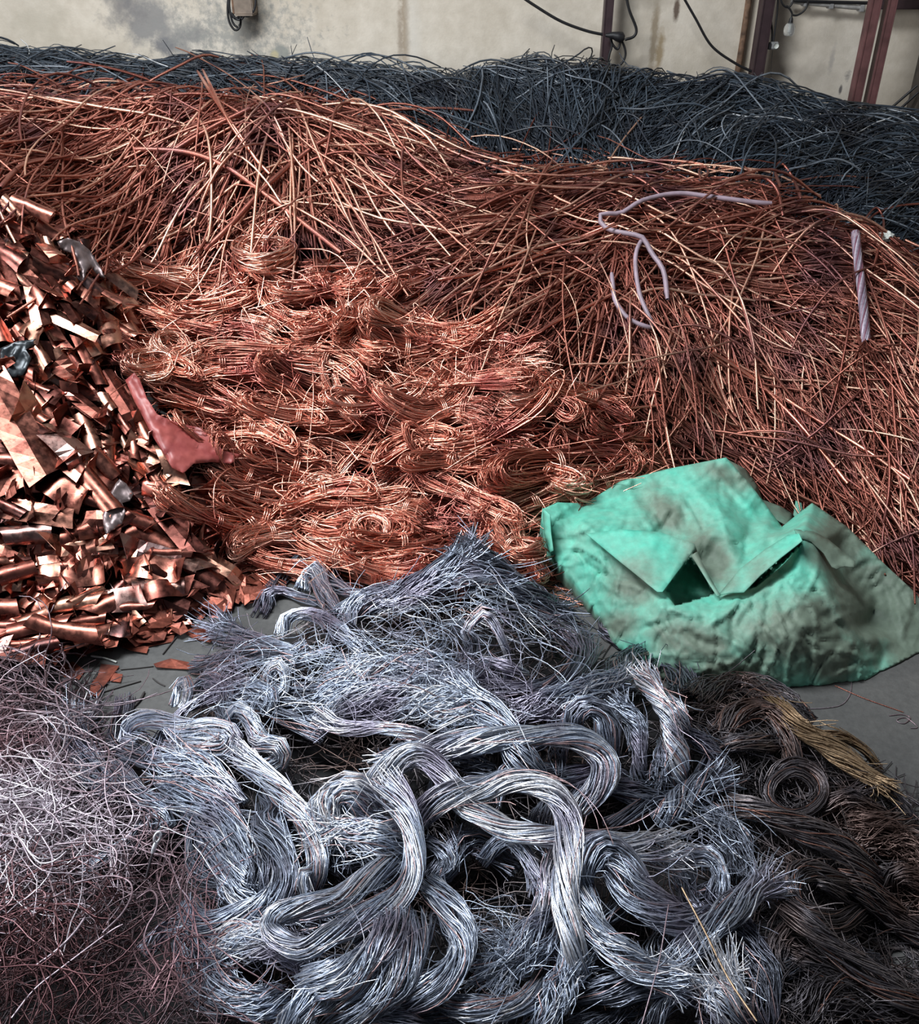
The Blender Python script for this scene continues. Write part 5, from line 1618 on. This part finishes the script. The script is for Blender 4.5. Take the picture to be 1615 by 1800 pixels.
def sack_skirt(P, F):
    """back and underside: the outline is carried backward and down to the floor"""
    ec = {}
    for f in F:
        for i in range(3):
            e = (f[i], f[(i + 1) % 3])
            ec[tuple(sorted(e))] = ec.get(tuple(sorted(e)), []) + [e]
    be = [v_[0] for k_, v_ in ec.items() if len(v_) == 1]
    idx = sorted({i for e in be for i in e})
    n0 = len(P)
    rm = {i: n0 + j for j, i in enumerate(idx)}
    vs = []
    for i in idx:
        p = P[i].copy()
        p[1] += 0.10 * min(1.0, p[2] / 0.2) + 0.01
        p[0] = p[0] * 0.995 + 0.005 * 0.9
        p[2] = 0.0
        vs.append(p)
    fs = [(a, b, rm[b], rm[a]) for a, b in be]
    return vs, fs


o0 = onfloor(1330, 1150)
sack = thing('green_sack', 'crumpled dirty green cloth sack standing on the floor at right', 'sack', o0.tolist())
sheet('sack_body', sack, o0, uvk, Fk, yk, 0.034, 0.0, True, 0.05, skirt=sack_skirt)


def flap(name, poly3, amp=0.012, dirt=0.0, label=None, step=7, seed=5, mat=None, parent=None, origin=None, inner=()):
    uv, F, _ = cdt([q[:2] for q in poly3], step)
    c = list(poly3) + list(inner)
    y = tri_interp(uv, [q[:2] for q in c], [q[2] for q in c])
    o = sheet(name, parent if parent is not None else sack, o0 if origin is None else origin, uv, F, y, amp, 0.003, True, dirt, mat, None, 0.07, seed)
    if label:
        o['label'] = label
    return o


flap('flap', [(1030, 938, 2.66), (1090, 930, 2.64), (1160, 935, 2.60), (1221, 956, 2.53), (1224, 966, 2.52), (1212, 977, 2.50), (1188, 1008, 2.43), (1164, 1040, 2.35), (1155, 1040, 2.36), (1118, 1010, 2.44), (1088, 986, 2.51)], 0.012, 0.0, 'bright green turned over flap edge', inner=[(1130, 970, 2.52)])
flap('flap', [(1221, 958, 2.55), (1232, 985, 2.48), (1250, 1018, 2.42), (1266, 1046, 2.35), (1260, 1048, 2.35), (1240, 1016, 2.42), (1216, 978, 2.50)], 0.004, 0.1, 'narrow dark edged strip beside the opening')
flap('flap', [(1262, 1046, 2.36), (1300, 1000, 2.43), (1345, 965, 2.47), (1385, 940, 2.50), (1404, 938, 2.46), (1410, 950, 2.42), (1372, 980, 2.39), (1335, 1012, 2.36), (1307, 1041, 2.33), (1280, 1042, 2.34)], 0.010, 0.05, 'pale band of cloth over the slot', seed=9)
flap('flap', [(1396, 930, 2.56), (1430, 934, 2.56), (1456, 948, 2.54), (1480, 968, 2.50), (1503, 986, 2.45), (1502, 998, 2.43), (1484, 995, 2.44), (1470, 1000, 2.42), (1462, 996, 2.43), (1448, 972, 2.46), (1426, 952, 2.48), (1404, 944, 2.46)], 0.010, 0.2, 'pale loose tongue of cloth at right', seed=12)
flap('flap', [(1276, 806, 3.06), (1310, 824, 3.12), (1330, 850, 3.08), (1340, 878, 3.0), (1372, 890, 3.0), (1396, 905, 2.98), (1384, 924, 2.86), (1350, 905, 2.90), (1318, 862, 2.96)], 0.012, 0.5, 'dark fold behind the top corner', seed=14)
flap('flap', [(1398, 880, 3.02), (1408, 884, 3.0), (1412, 905, 2.95), (1404, 918, 2.92), (1394, 905, 2.96)], 0.004, 0.2, seed=16)
flap('flap', [(953, 893, 2.79), (966, 905, 2.74), (968, 940, 2.70), (972, 968, 2.66), (964, 972, 2.68), (956, 940, 2.74)], 0.003, 0.0, 'bright folded hem at the left tip', seed=18)

# ------------------------------------------------------------------ red cloth and dark crumpled sheet on the foil
def simple_cloth_mat(name, c1, c2, sc=12, metallic=0.0, rough=0.7, trans=0.0):
    m, nt, b = newmat(name)
    n = noise(nt, sc, 4)
    r = ramp(nt, [(0.35, c1), (0.65, c2)])
    nt.links.new(n.outputs['Fac'], r.inputs[0]); nt.links.new(r.outputs[0], b.inputs['Base Color'])
    b.inputs['Roughness'].default_value = rough; b.inputs['Metallic'].default_value = metallic
    return m


M_RED = simple_cloth_mat('red_film', (0.22, 0.040, 0.040), (0.36, 0.085, 0.075), 14, 0.0, 0.45)
M_CRUM = simple_cloth_mat('dark_crumpled_foil', (0.10, 0.075, 0.075), (0.22, 0.17, 0.17), 25, 0.6, 0.4)


def draped(name, label, cat, poly, lift, amp, mat, step=6, seed=1, scale=0.05):
    uv, F, b = cdt(pts_of(poly), step)
    y = surf(uv[:, 0], uv[:, 1], lift)
    for _ in range(4):
        nb_ = [[] for _ in uv]
        for f in F:
            for i in range(3):
                nb_[f[i]].append(f[(i + 1) % 3])
        y = np.array([0.5 * y[i] + 0.5 * np.mean(y[nb_[i]]) if nb_[i] else y[i] for i in range(len(y))])
    P = at(uv[:, 0], uv[:, 1], y)
    c = P.mean(0)
    o = sheet(name, None, c, uv, F, y, amp, 0.002, True, 0, mat, None, scale, seed)
    o.location = c
    tag(o, label, cat)
    return o


draped('red_cloth', 'thin red sheet lying in the valley between foil and hanks', 'cloth', '220,668 236,655 246,668 258,700 276,728 298,738 318,745 352,752 372,772 392,792 425,800 405,815 372,812 340,815 322,832 302,822 286,795 270,770 252,735 236,705', 0.125, 0.022, M_RED)
draped('crumpled_sheet', 'dark crumpled metal sheet lying on the foil strips', 'crumpled sheet', '203,850 210,842 222,850 235,868 228,880 215,884 220,900 214,922 200,930 186,940 182,925 180,905 188,890 184,872 195,864', 0.11, 0.02, M_CRUM, 5, 4, 0.03)
draped('crumpled_sheet', 'black torn sheet at the upper edge of the foil heap', 'crumpled sheet', '100,425 118,418 140,425 158,440 172,462 186,490 176,488 160,470 150,480 146,497 140,470 125,445 108,440', 0.09, 0.02, M_CRUM, 5, 8, 0.03)
draped('crumpled_sheet', 'black bent sheet in the hollow left of foil middle', 'crumpled sheet', '0,612 30,600 62,596 60,606 45,614 55,630 40,660 10,668 0,650', 0.07, 0.02, flat_mat('sooty_sheet', (0.03, 0.035, 0.04), 0.35, 0.5), 5, 8, 0.04)

# ------------------------------------------------------------------ hoses, tube and bits on the copper slope
M_HOSE = flat_mat('mauve_sheath', (0.27, 0.205, 0.245), 0.5, 0.0, 0.2, 25)
M_LUMP = flat_mat('white_lump', (0.6, 0.62, 0.58), 0.7, 0.0, 0.2, 60)


def tube_thing(name, label, cat, segs, r, mat, lift, sides=8, group=None, taper=False, raw=None):
    mb = MB(); P0 = None
    for s_ in segs:
        q = catmull(pts_of(s_), 40)
        y = smooth1(surf(q[:, 0], q[:, 1], lift), 6)
        P = at(q[:, 0], q[:, 1], y)
        P[:, 2] = np.maximum(P[:, 2], 0.004)
        if P0 is None:
            P0 = P.mean(0)
        mb.tubes((P - P0)[None], np.full((1, len(P)), r), sides, np.array([0.5]))
    o = link(name, mb.mesh(name), None, [mat]); o.location = P0
    tag(o, label, cat, group)
    return o


tube_thing('cable_sheath', 'pale mauve cable sheath winding along the right copper crest', 'cable sheath', ['1356,357 1330,356 1250,346 1190,340 1130,352 1092,374 1058,376 1054,388 1072,404 1122,414 1134,424 1146,446 1166,476 1173,526'], 0.0105, M_HOSE, 0.11)
tube_thing('cable_sheath', 'pale mauve cable sheath bent in a V on the copper slope', 'cable sheath', ['1130,418 1119,440 1117,470 1125,520 1146,570 1140,575 1105,560 1082,530 1077,500 1075,480'], 0.0095, M_HOSE, 0.105)


q = catmull(pts_of('1503,408 1507,450 1513,500 1518,550 1522,602'), 24)
y = smooth1(surf(q[:, 0], q[:, 1], 0.13), 8)
P = at(q[:, 0], q[:, 1], y); c = P.mean(0)
br = thing('braided_cable', 'thick mauve striped braided cable piece standing on copper slope', 'cable', P[-1].tolist())
T_, N_, B_ = frame(P)
mb = MB()
th = np.linspace(0, 1, 24)
rr = 0.017
strandsP = np.array([P + rr * 0.78 * (np.cos(a + th * 9)[:, None] * N_ + np.sin(a + th * 9)[:, None] * B_) for a in np.arange(14) * 2 * PI / 14])
mb.tubes(strandsP - P[-1], 0.0052, 5, rs.random(14))
link('braid', mb.mesh('braid'), br, [wire_mat('mauve_strand', [(0.0, (0.07, 0.05, 0.075)), (0.4, (0.27, 0.10, 0.14)), (0.7, (0.22, 0.19, 0.24)), (1.0, (0.40, 0.36, 0.42))], 0.2, 0.4, None, 5, 90, 0.2)])
mb = MB()
mb.tubes((P[:3] - P[-1])[None], np.full((1, 3), 0.019), 10, np.array([0.5]))
link('end_collar', mb.mesh('end_collar'), br, [M_HOSE])['label'] = 'grey mauve collar at the upper end'
mb = MB()
F = fan(P, T_, N_, B_, np.full(24, 0.017), None, 26, True, 0.8, (4, 8))
mb.tubes(F - P[-1], 0.0028, 3, rs.beta(2, 2, 26))
link('frayed_end', mb.mesh('frayed_end'), br, [M_LONG])['label'] = 'bare copper wires fanning from the lower end'


def lump(name, label, cat, u, v, lift, r, mat, sx=1.3):
    import bmesh
    bm = bmesh.new()
    bmesh.ops.create_icosphere(bm, subdivisions=3, radius=r)
    for v_ in bm.verts:
        k = 1 + 0.25 * math.sin(v_.co.x * 300 + v_.co.y * 170) * math.cos(v_.co.z * 240)
        v_.co = Vector((v_.co.x * sx * k, v_.co.y * k, v_.co.z * 0.8 * k))
    me = bpy.data.meshes.new(name); bm.to_mesh(me); bm.free(); me.materials.append(mat)
    o = link(name, me); o.location = S3(u, v, lift)[0]
    tag(o, label, cat)


lump('paper_wad', 'small white crumpled wad at the far right behind the crest', 'wad', 1556, 416, 0.06, 0.026, M_LUMP)
# long wires that stand out
for lb, pts, r, lf in [('light copper bunch crossing up left over the crest', '347,125 385,185 420,235 450,280 474,306', 0.009, 0.10),
                       ('second light copper bunch crossing up left over crest', '356,122 400,210 430,255', 0.007, 0.11),
                       ('thick copper conductor rising right across the left hump', '232,316 300,268 370,225 440,190', 0.010, 0.10),
                       ('thick copper conductor bowing down right on the left hump', '236,262 330,268 400,295 470,345 530,390 600,445', 0.013, 0.10),
                       ('thick copper conductor rising right on the hump face', '360,440 410,390 470,325 545,262 585,238', 0.012, 0.10),
                       ('copper conductor arching at the left crest', '70,180 120,152 190,138 250,160', 0.009, 0.06),
                       ('copper conductor sweeping down at the far left', '0,330 40,290 100,280 160,280', 0.011, 0.09),
                       ('copper loop standing up on the right crest', '1372,330 1362,300 1372,286 1392,310 1408,350', 0.008, 0.08),
                       ('thin copper hoop standing on the right crest', '1232,318 1229,300 1240,294 1244,305 1232,318', 0.006, 0.10),
                       ('copper wire arching along the right crest to a tip', '1250,325 1290,316 1340,312 1366,335 1376,380', 0.008, 0.09),
                       ('bare copper wire reaching right beyond the crest', '1516,396 1540,375 1580,362 1625,358', 0.007, 0.07),
                       ('copper wire hooping down at the right crest', '1520,385 1540,365 1553,390 1546,430 1535,470', 0.006, 0.08),
                       ('bright copper conductor running down right on lower slope', '1250,618 1330,670 1400,740 1450,800 1490,850', 0.009, 0.10),
                       ('bright copper conductor crossing the lower right slope', '1380,700 1440,740 1520,790 1610,850', 0.008, 0.10),
                       ('bright long wire slanting up right in the saddle', '770,492 850,478 930,455 1000,425 1080,392', 0.008, 0.10),
                       ('second bright wire slanting up right in the saddle', '905,620 960,575 1020,545 1090,510', 0.008, 0.10),
                       ('straight bright wire end above the green sack', '960,735 1020,726 1080,720 1168,712', 0.006, 0.09)]:
    tube_thing('copper_conductor', lb, 'wire', [pts], r, M_COIL if 'bright' in lb or 'light' in lb else M_LONG, lf, 5)
# wires on the floor by the sack, and a thin string
def floor_wire(name, label, cat, pts, r, mat, n=24):
    q = catmull(pts_of(pts), n)
    P = onfloor(q[:, 0], q[:, 1], r + 0.001); c = P.mean(0)
    mb = MB(); mb.tubes((P - c)[None], r, 5, np.array([0.7]))
    o = link(name, mb.mesh(name), None, [mat]); o.location = c
    tag(o, label, cat)


floor_wire('copper_wire_offcut', 'thin copper wire lying straight on the floor beside the sack', 'wire', '1467,1205 1520,1228 1588,1252', 0.0016, M_LONG)
floor_wire('string', 'pale thin string curled on the floor by the sack', 'string', '1497,1196 1494,1220 1480,1238 1455,1244 1420,1246', 0.0013, M_LOOSE)
floor_wire('string', 'tangled bit of white string on the floor at right', 'string', '1562,1258 1585,1256 1600,1262 1588,1272 1575,1266 1592,1262 1612,1278 1600,1280', 0.0013, M_LOOSE, 40)
M_TWIG = flat_mat('dark_twig', (0.03, 0.026, 0.025), 0.7)
floor_wire('cable_offcut', 'dark thin cable scrap pointing up right on the floor', 'cable', '200,1262 225,1250 245,1232 254,1216', 0.004, M_TWIG)
floor_wire('cable_offcut', 'dark straight cable scrap across the floor gap', 'cable', '176,1218 210,1208 248,1197', 0.0022, M_TWIG)
floor_wire('cable_offcut', 'dark cable scrap along the foot of the foil', 'cable', '212,1177 245,1174 270,1171', 0.002, M_TWIG)
floor_wire('cable_offcut', 'short thin dark cable scrap near the grey heap', 'cable', '268,1192 278,1200 290,1206', 0.002, M_TWIG)
floor_wire('cable_offcut', 'dark slanting cable scrap beside the largest flat sheet', 'cable', '286,1150 298,1135 310,1120', 0.0025, M_TWIG)
floor_wire('strip_offcut', 'pale narrow strip on the floor below the foil', 'strip', '160,1153 185,1157 205,1164', 0.0035, M_LUMP)
# fine wires standing out of the front heap
for lb, pts, r, lf, mt in [('pale curl standing at the left edge of the curly mound', '0,1440 40,1420 90,1430 110,1470 80,1500', 0.0026, 0.08, M_LOOSE),
                           ('pale bunch tip pointing up near the lower left corner', '60,1700 100,1670 130,1640 150,1612', 0.0034, 0.08, M_LOOSE),
                           ('long pinkish wire climbing from the lower left corner', '20,1790 60,1740 110,1700 190,1640 216,1625', 0.0026, 0.08, M_LOOSE),
                           ('straight bright wire slanting down the front right', '1198,1560 1240,1640 1280,1720 1330,1795', 0.0021, 0.17, M_TAN),
                           ('thin wire running down from the pale brush', '1175,1590 1160,1680 1145,1740 1128,1800', 0.0014, 0.15, M_LOOSE),
                           ('pale stiff wire crossing the left heap', '85,1435 150,1400 190,1370 216,1340', 0.0026, 0.08, M_LOOSE),
                           ('pale wire hooking over the left hollow', '95,1485 150,1480 190,1485 205,1500 200,1525 180,1545', 0.0024, 0.09, M_LOOSE),
                           ('long pale wire arching over the left hollow', '130,1552 190,1540 225,1548 232,1570 215,1605 180,1640', 0.0024, 0.09, M_LOOSE),
                           ('pale wire hook right of the left hollow', '240,1580 265,1565 276,1580 272,1605 258,1630 255,1660 282,1706', 0.0022, 0.08, M_LOOSE),
                           ('short cut cable end in the dark hollow', '266,1742 280,1715 297,1688', 0.0036, 0.07, M_LOOSE)]:
    tube_thing('stiff_wire', lb, 'wire', [pts], r, mt, lf, 5)
# terminal lug on a short lead
lug = thing('cable_lug', 'pale flattened cable lug with a hole standing in the hollow', 'cable lug', S3(262, 1525, 0.02)[0].tolist())
p1, p2, p3 = [np.array(S3(u, v, l)[0]) for u, v, l in ((277, 1470, 0.12), (268, 1500, 0.10), (255, 1550, 0.06))]
base = np.array(lug.location)
mb = MB(); mb.tubes(np.array([p2 + (p3 - p2) * k for k in np.linspace(0, 1, 6)])[None] - base, 0.003, 6, np.array([0.4]))
link('lead', mb.mesh('lead'), lug, [M_DARK])
mb = MB(); mb.tubes(np.array([p1 + (p2 - p1) * k for k in np.linspace(0.35, 1, 5)])[None] - base, 0.0055, 8, np.array([0.9]))
link('barrel', mb.mesh('barrel'), lug, [M_GREY])
ax = (p2 - p1) / np.linalg.norm(p2 - p1); sd = np.cross(ax, [0, 1, 0.4]); sd /= np.linalg.norm(sd)
cc_ = p1 + ax * 0.002
a = np.linspace(0, 2 * PI, 17)
mb = MB(); mb.tubes((cc_ + np.cos(a)[:, None] * ax * 0.012 + np.sin(a)[:, None] * sd * 0.0065)[None] - base, 0.0033, 6, np.array([0.92]))
link('eye', mb.mesh('eye'), lug, [M_GREY])

# ------------------------------------------------------------------ posts, cables, box, bulb, socket on the back wall
def post(name, label, u, v, y, wpx, dpt, mat, cat='post', z1=4.6):
    p = at(u, v, y)
    wd = wpx * depth_of(p) / FPX
    o = link(name, None); o.location = (p[0], y, 0)
    tag(o, label, cat)
    # rolled channel: web and two flanges
    t = 0.010
    link('web', box_mesh('web', (-wd / 2, -t / 2 + dpt / 2, 0), (wd / 2, t / 2 + dpt / 2, z1), mat, 0.002), o)
    for s_ in (-1, 1):
        lo = (s_ * wd / 2 - (t if s_ > 0 else 0), -dpt / 2, 0); hi = (s_ * wd / 2 + (0 if s_ > 0 else t), dpt / 2, z1)
        link('flange', box_mesh('flange', lo, hi, mat, 0.002), o)
    link('front_plate', box_mesh('front_plate', (-wd / 2 + t, -dpt / 2 + 0.004, 0), (wd / 2 - t, -dpt / 2 + 0.012, z1), mat, 0.001), o)
    return o


post('steel_post', 'dark red steel post with cables tied to it', 1062, 110, 6.72, 15, 0.08, M_POSTD)
post('steel_post', 'dark red steel post left of the hanging bulb', 1330, 120, 6.72, 20, 0.10, M_POSTD)
post('steel_post', 'left one of the paired red steel posts', 1501, 180, 6.35, 17, 0.07, M_POST)
post('steel_post', 'right one of the paired red steel posts', 1528, 180, 6.38, 15, 0.07, M_POST)
pr = at(1300, 100, 6.86)
mb = MB()
zz = np.linspace(0, 4.6, 30)
mb.tubes(np.stack([pr[0] + 0.006 * np.sin(zz * 5), np.full(30, 6.86) + 0.004 * np.sin(zz * 9), zz], -1)[None], 0.021, 8, np.array([0.5]))
o = link('rusty_pipe', mb.mesh('rusty_pipe'), None, [M_RUST]); tag(o, 'thin rusty pipe running up the wall between posts', 'pipe')
pr = at(1612, 170, 6.5)
o = link('timber_post', box_mesh('timber_post', (-0.02, -0.08, 0), (0.10, 0.08, 1.62), flat_mat('dark_timber', (0.05, 0.04, 0.032), 0.8, 0, 0.4, 20), 0.004))
o.location = (pr[0], 6.5, 0); tag(o, 'dark weathered post at the far right edge', 'post')
for (u1, v1, u2, v2), lb in (((1560, 195, 1612, 150), 'upper dark rod leaning on the far right post'), ((1578, 195, 1614, 162), 'lower dark rod leaning on the far right post')):
    a_, b_ = at(u1, v1, 6.45), at(u2, v2, 6.4)
    mb = MB(); mb.tubes(np.array([a_ + (b_ - a_) * k for k in np.linspace(-0.6, 1, 6)])[None] - a_, 0.008, 6, np.array([0.5]))
    o = link('leaning_rod', mb.mesh('leaning_rod'), None, [M_RUBBER]); o.location = a_; tag(o, lb, 'rod')


def wall_cable(name, label, pts, r, y=6.86, mat=None, cat='cable', parent=None, n=40, ys=None):
    q = catmull(pts_of(pts), n)
    yy = np.full(n, y) if ys is None else np.linspace(ys[0], ys[1], n)
    P = at(q[:, 0], q[:, 1], yy); c = P.mean(0)
    base = np.array(parent.location) if parent else c
    mb = MB(); mb.tubes((P - base)[None], r, 6, np.array([0.5]))
    o = link(name, mb.mesh(name), parent, [mat or M_RUBBER])
    if not parent:
        o.location = c; tag(o, label, cat)
    return o


wall_cable('wall_cable', 'black cable sagging from the top to the first post', '905,-14 940,10 985,37 1030,54 1066,62', 0.009, 6.70)
wall_cable('wall_cable', 'black cable sagging down to the second post', '1198,-10 1222,32 1250,80 1290,110 1326,128', 0.008, 6.70)
wall_cable('wall_cable', 'black cable dropping to the junction right of first post', '1100,-10 1106,18 1118,50 1114,64 1098,70', 0.009, 6.72)
jb = thing('cable_junction', 'black taped cable junction on the first post', 'junction', at(1085, 70, 6.62).tolist())
mb = MB()
pj = [at(u, v, 6.62) for u, v in ((1064, 62), (1076, 62), (1084, 64), (1092, 66), (1097, 67))]
mb.tubes(np.array(pj)[None] - np.array(jb.location), np.array([[0.012, 0.02, 0.028, 0.034, 0.024]]), 8, np.array([0.5]))
link('tape_wrap', mb.mesh('tape_wrap'), jb, [M_RUBBER])
for pts in ('1072,66 1078,80 1086,86 1091,72', '1093,72 1098,85 1099,98 1092,112 1080,117 1070,110 1071,96 1075,82 1074,66'):
    wall_cable('cable_loop', None, pts, 0.0075, 6.64, None, parent=jb)
# meter box
bx = at(430, 6, 6.78)
box = thing('meter_box', 'brown metal box on the wall with hanging black cables', 'electric box', (bx[0], 6.78, bx[2]))
sc_ = depth_of(bx) / FPX
link('housing', box_mesh('housing', (-17 * sc_, -0.05, -17 * sc_), (16 * sc_, 0.12, 0.36), M_BOXP, 0.006), box)
link('side_strip', box_mesh('side_strip', (-21 * sc_, -0.04, -16 * sc_), (-17 * sc_, 0.12, 0.36), M_RUST, 0.002), box)
link('bottom_lip', box_mesh('bottom_lip', (-16 * sc_, -0.065, -18.5 * sc_), (15 * sc_, 0.10, -16 * sc_), M_BOXP, 0.002), box)
for pts in ('402,-12 400,15 402,35 408,48 415,53 422,46 424,25', '404,-12 403,12 407,34 412,44 418,48', '406,22 410,30 416,34 424,34 430,26', '408,24 414,32 420,30', '449,-12 449,8 445,20 438,28 430,28', '421,25 423,40 420,46'):
    wall_cable('hanging_cable', None, pts, 0.0075, 6.74, None, parent=box)
# bulb
bp_ = at(1388, 48, 6.55); sc_ = depth_of(bp_) / FPX
bulb = thing('hanging_bulb', 'clear glass light bulb hanging from a black cord', 'light bulb', bp_.tolist())
M_GLASS, nt_, b_ = newmat('bulb_glass')
b_.inputs['Base Color'].default_value = (0.9, 0.92, 0.92, 1); b_.inputs['Roughness'].default_value = 0.08
b_.inputs['Transmission Weight'].default_value = 0.85; b_.inputs['IOR'].default_value = 1.25


def lathe(prof, seg=20):
    a_ = np.arange(seg) * 2 * PI / seg
    V = np.array([[(r * math.cos(t_), r * math.sin(t_), z) for t_ in a_] for r, z in prof])
    n = len(prof); k = np.arange(seg); k2 = (k + 1) % seg
    F = np.concatenate([np.stack([i * seg + k, i * seg + k2, (i + 1) * seg + k2, (i + 1) * seg + k], -1) for i in range(n - 1)])
    q = MB(); q.quads(V.reshape(-1, 3), F, 0.5)
    return q


link('glass', lathe([(0.001, -14 * sc_), (6 * sc_, -13.5 * sc_), (9 * sc_, -11 * sc_), (10 * sc_, -5 * sc_), (9.5 * sc_, 1 * sc_), (7 * sc_, 5 * sc_), (4 * sc_, 7 * sc_)]).mesh('glass'), bulb, [M_GLASS])
link('filament_mount', lathe([(0.001, -8 * sc_), (2.2 * sc_, -7 * sc_), (1.6 * sc_, -2 * sc_), (2.6 * sc_, 6 * sc_)]).mesh('filament_mount'), bulb, [M_LUMP])
link('lamp_holder', lathe([(3.8 * sc_, 5 * sc_), (4.0 * sc_, 8 * sc_), (3.2 * sc_, 13 * sc_), (1.6 * sc_, 16 * sc_), (0.8 * sc_, 19 * sc_)]).mesh('lamp_holder'), bulb, [M_RUBBER])
wall_cable('cord', None, '1391,30 1392,24 1388,16 1382,10', 0.006, 6.55, None, parent=bulb, n=16)
wall_cable('cord', None, '1392,26 1400,27 1412,20 1419,8 1418,-8', 0.006, 6.55, None, parent=bulb, n=20)
wall_cable('wall_cable', 'loop of black cord above the hanging bulb', '1370,-8 1376,8 1385,13 1392,6 1396,-8', 0.006, 6.62)
skt = at(1358, 80, 6.7); sc_ = depth_of(skt) / FPX
so = thing('hanging_socket', 'small grey socket hanging on two cords beside second post', 'socket', skt.tolist())
link('socket_body', box_mesh('socket_body', (-6 * sc_, -0.02, -6 * sc_), (9 * sc_, 0.02, 6 * sc_), M_PLASTIC, 0.006), so)
link('plug', box_mesh('plug', (-9 * sc_, -0.025, -6 * sc_), (-3 * sc_, 0.02, 5 * sc_), M_RUBBER, 0.006), so)
link('socket_face', lathe([(0.001, 0), (4 * sc_, 0.002), (4.4 * sc_, 0.006)]).mesh('socket_face'), so, [M_LUMP]).matrix_local = Matrix.Translation((4 * sc_, -0.022, 0)) @ Matrix.Rotation(PI / 2, 4, 'X')
wall_cable('cord', None, '1365,-10 1358,12 1355,30 1357,55 1356,75', 0.006, 6.7, None, parent=so)
wall_cable('cord', None, '1368,-10 1366,20 1363,45 1359,75', 0.006, 6.7, None, parent=so)
wall_cable('wall_wire', 'thin grey wire hanging below the socket', '1358,88 1356,105 1355,125 1356,150', 0.0022, 6.85, M_PLASTIC)
cn = at(1460, 8, 6.82)
sc_ = depth_of(cn) / FPX
cdt_o = thing('conduit', 'grey conduit running along the wall beside the paired posts', 'conduit', cn.tolist())
L_ = at(1390, 2, 6.82) - cn; R_ = at(1518, 14, 6.82) - cn
mb = MB(); mb.tubes(np.array([L_ + (R_ - L_) * k for k in np.linspace(0, 1, 8)])[None], 0.016, 8, np.array([0.5]))
link('pipe', mb.mesh('pipe'), cdt_o, [M_CONDUIT])
for f in (0.2, 0.55, 0.97):
    c_ = L_ + (R_ - L_) * f
    link('clip', box_mesh('clip', (c_[0] - 0.014, -0.022, c_[2] - 0.022), (c_[0] + 0.014, 0.05, c_[2] + 0.022), M_PLASTIC, 0.003), cdt_o)
mb = MB(); P = at(np.linspace(1395, 1640, 20), np.linspace(2, 8, 20), 6.8); c_ = P.mean(0)
mb.tubes((P - c_)[None], 0.010, 6, np.array([0.5]))
o = link('wall_cable', mb.mesh('wall_cable'), None, [M_RUBBER]); o.location = c_; tag(o, 'straight dark cable along the wall behind the conduit', 'cable')

b0 = at(1640, -6, 6.78)
o = link('steel_beam', box_mesh('steel_beam', (-0.36, -0.05, -0.07), (0.9, 0.05, 0.10), M_POSTD, 0.004)); o.location = b0
tag(o, 'dark steel beam at the top right beside the paired posts', 'beam')
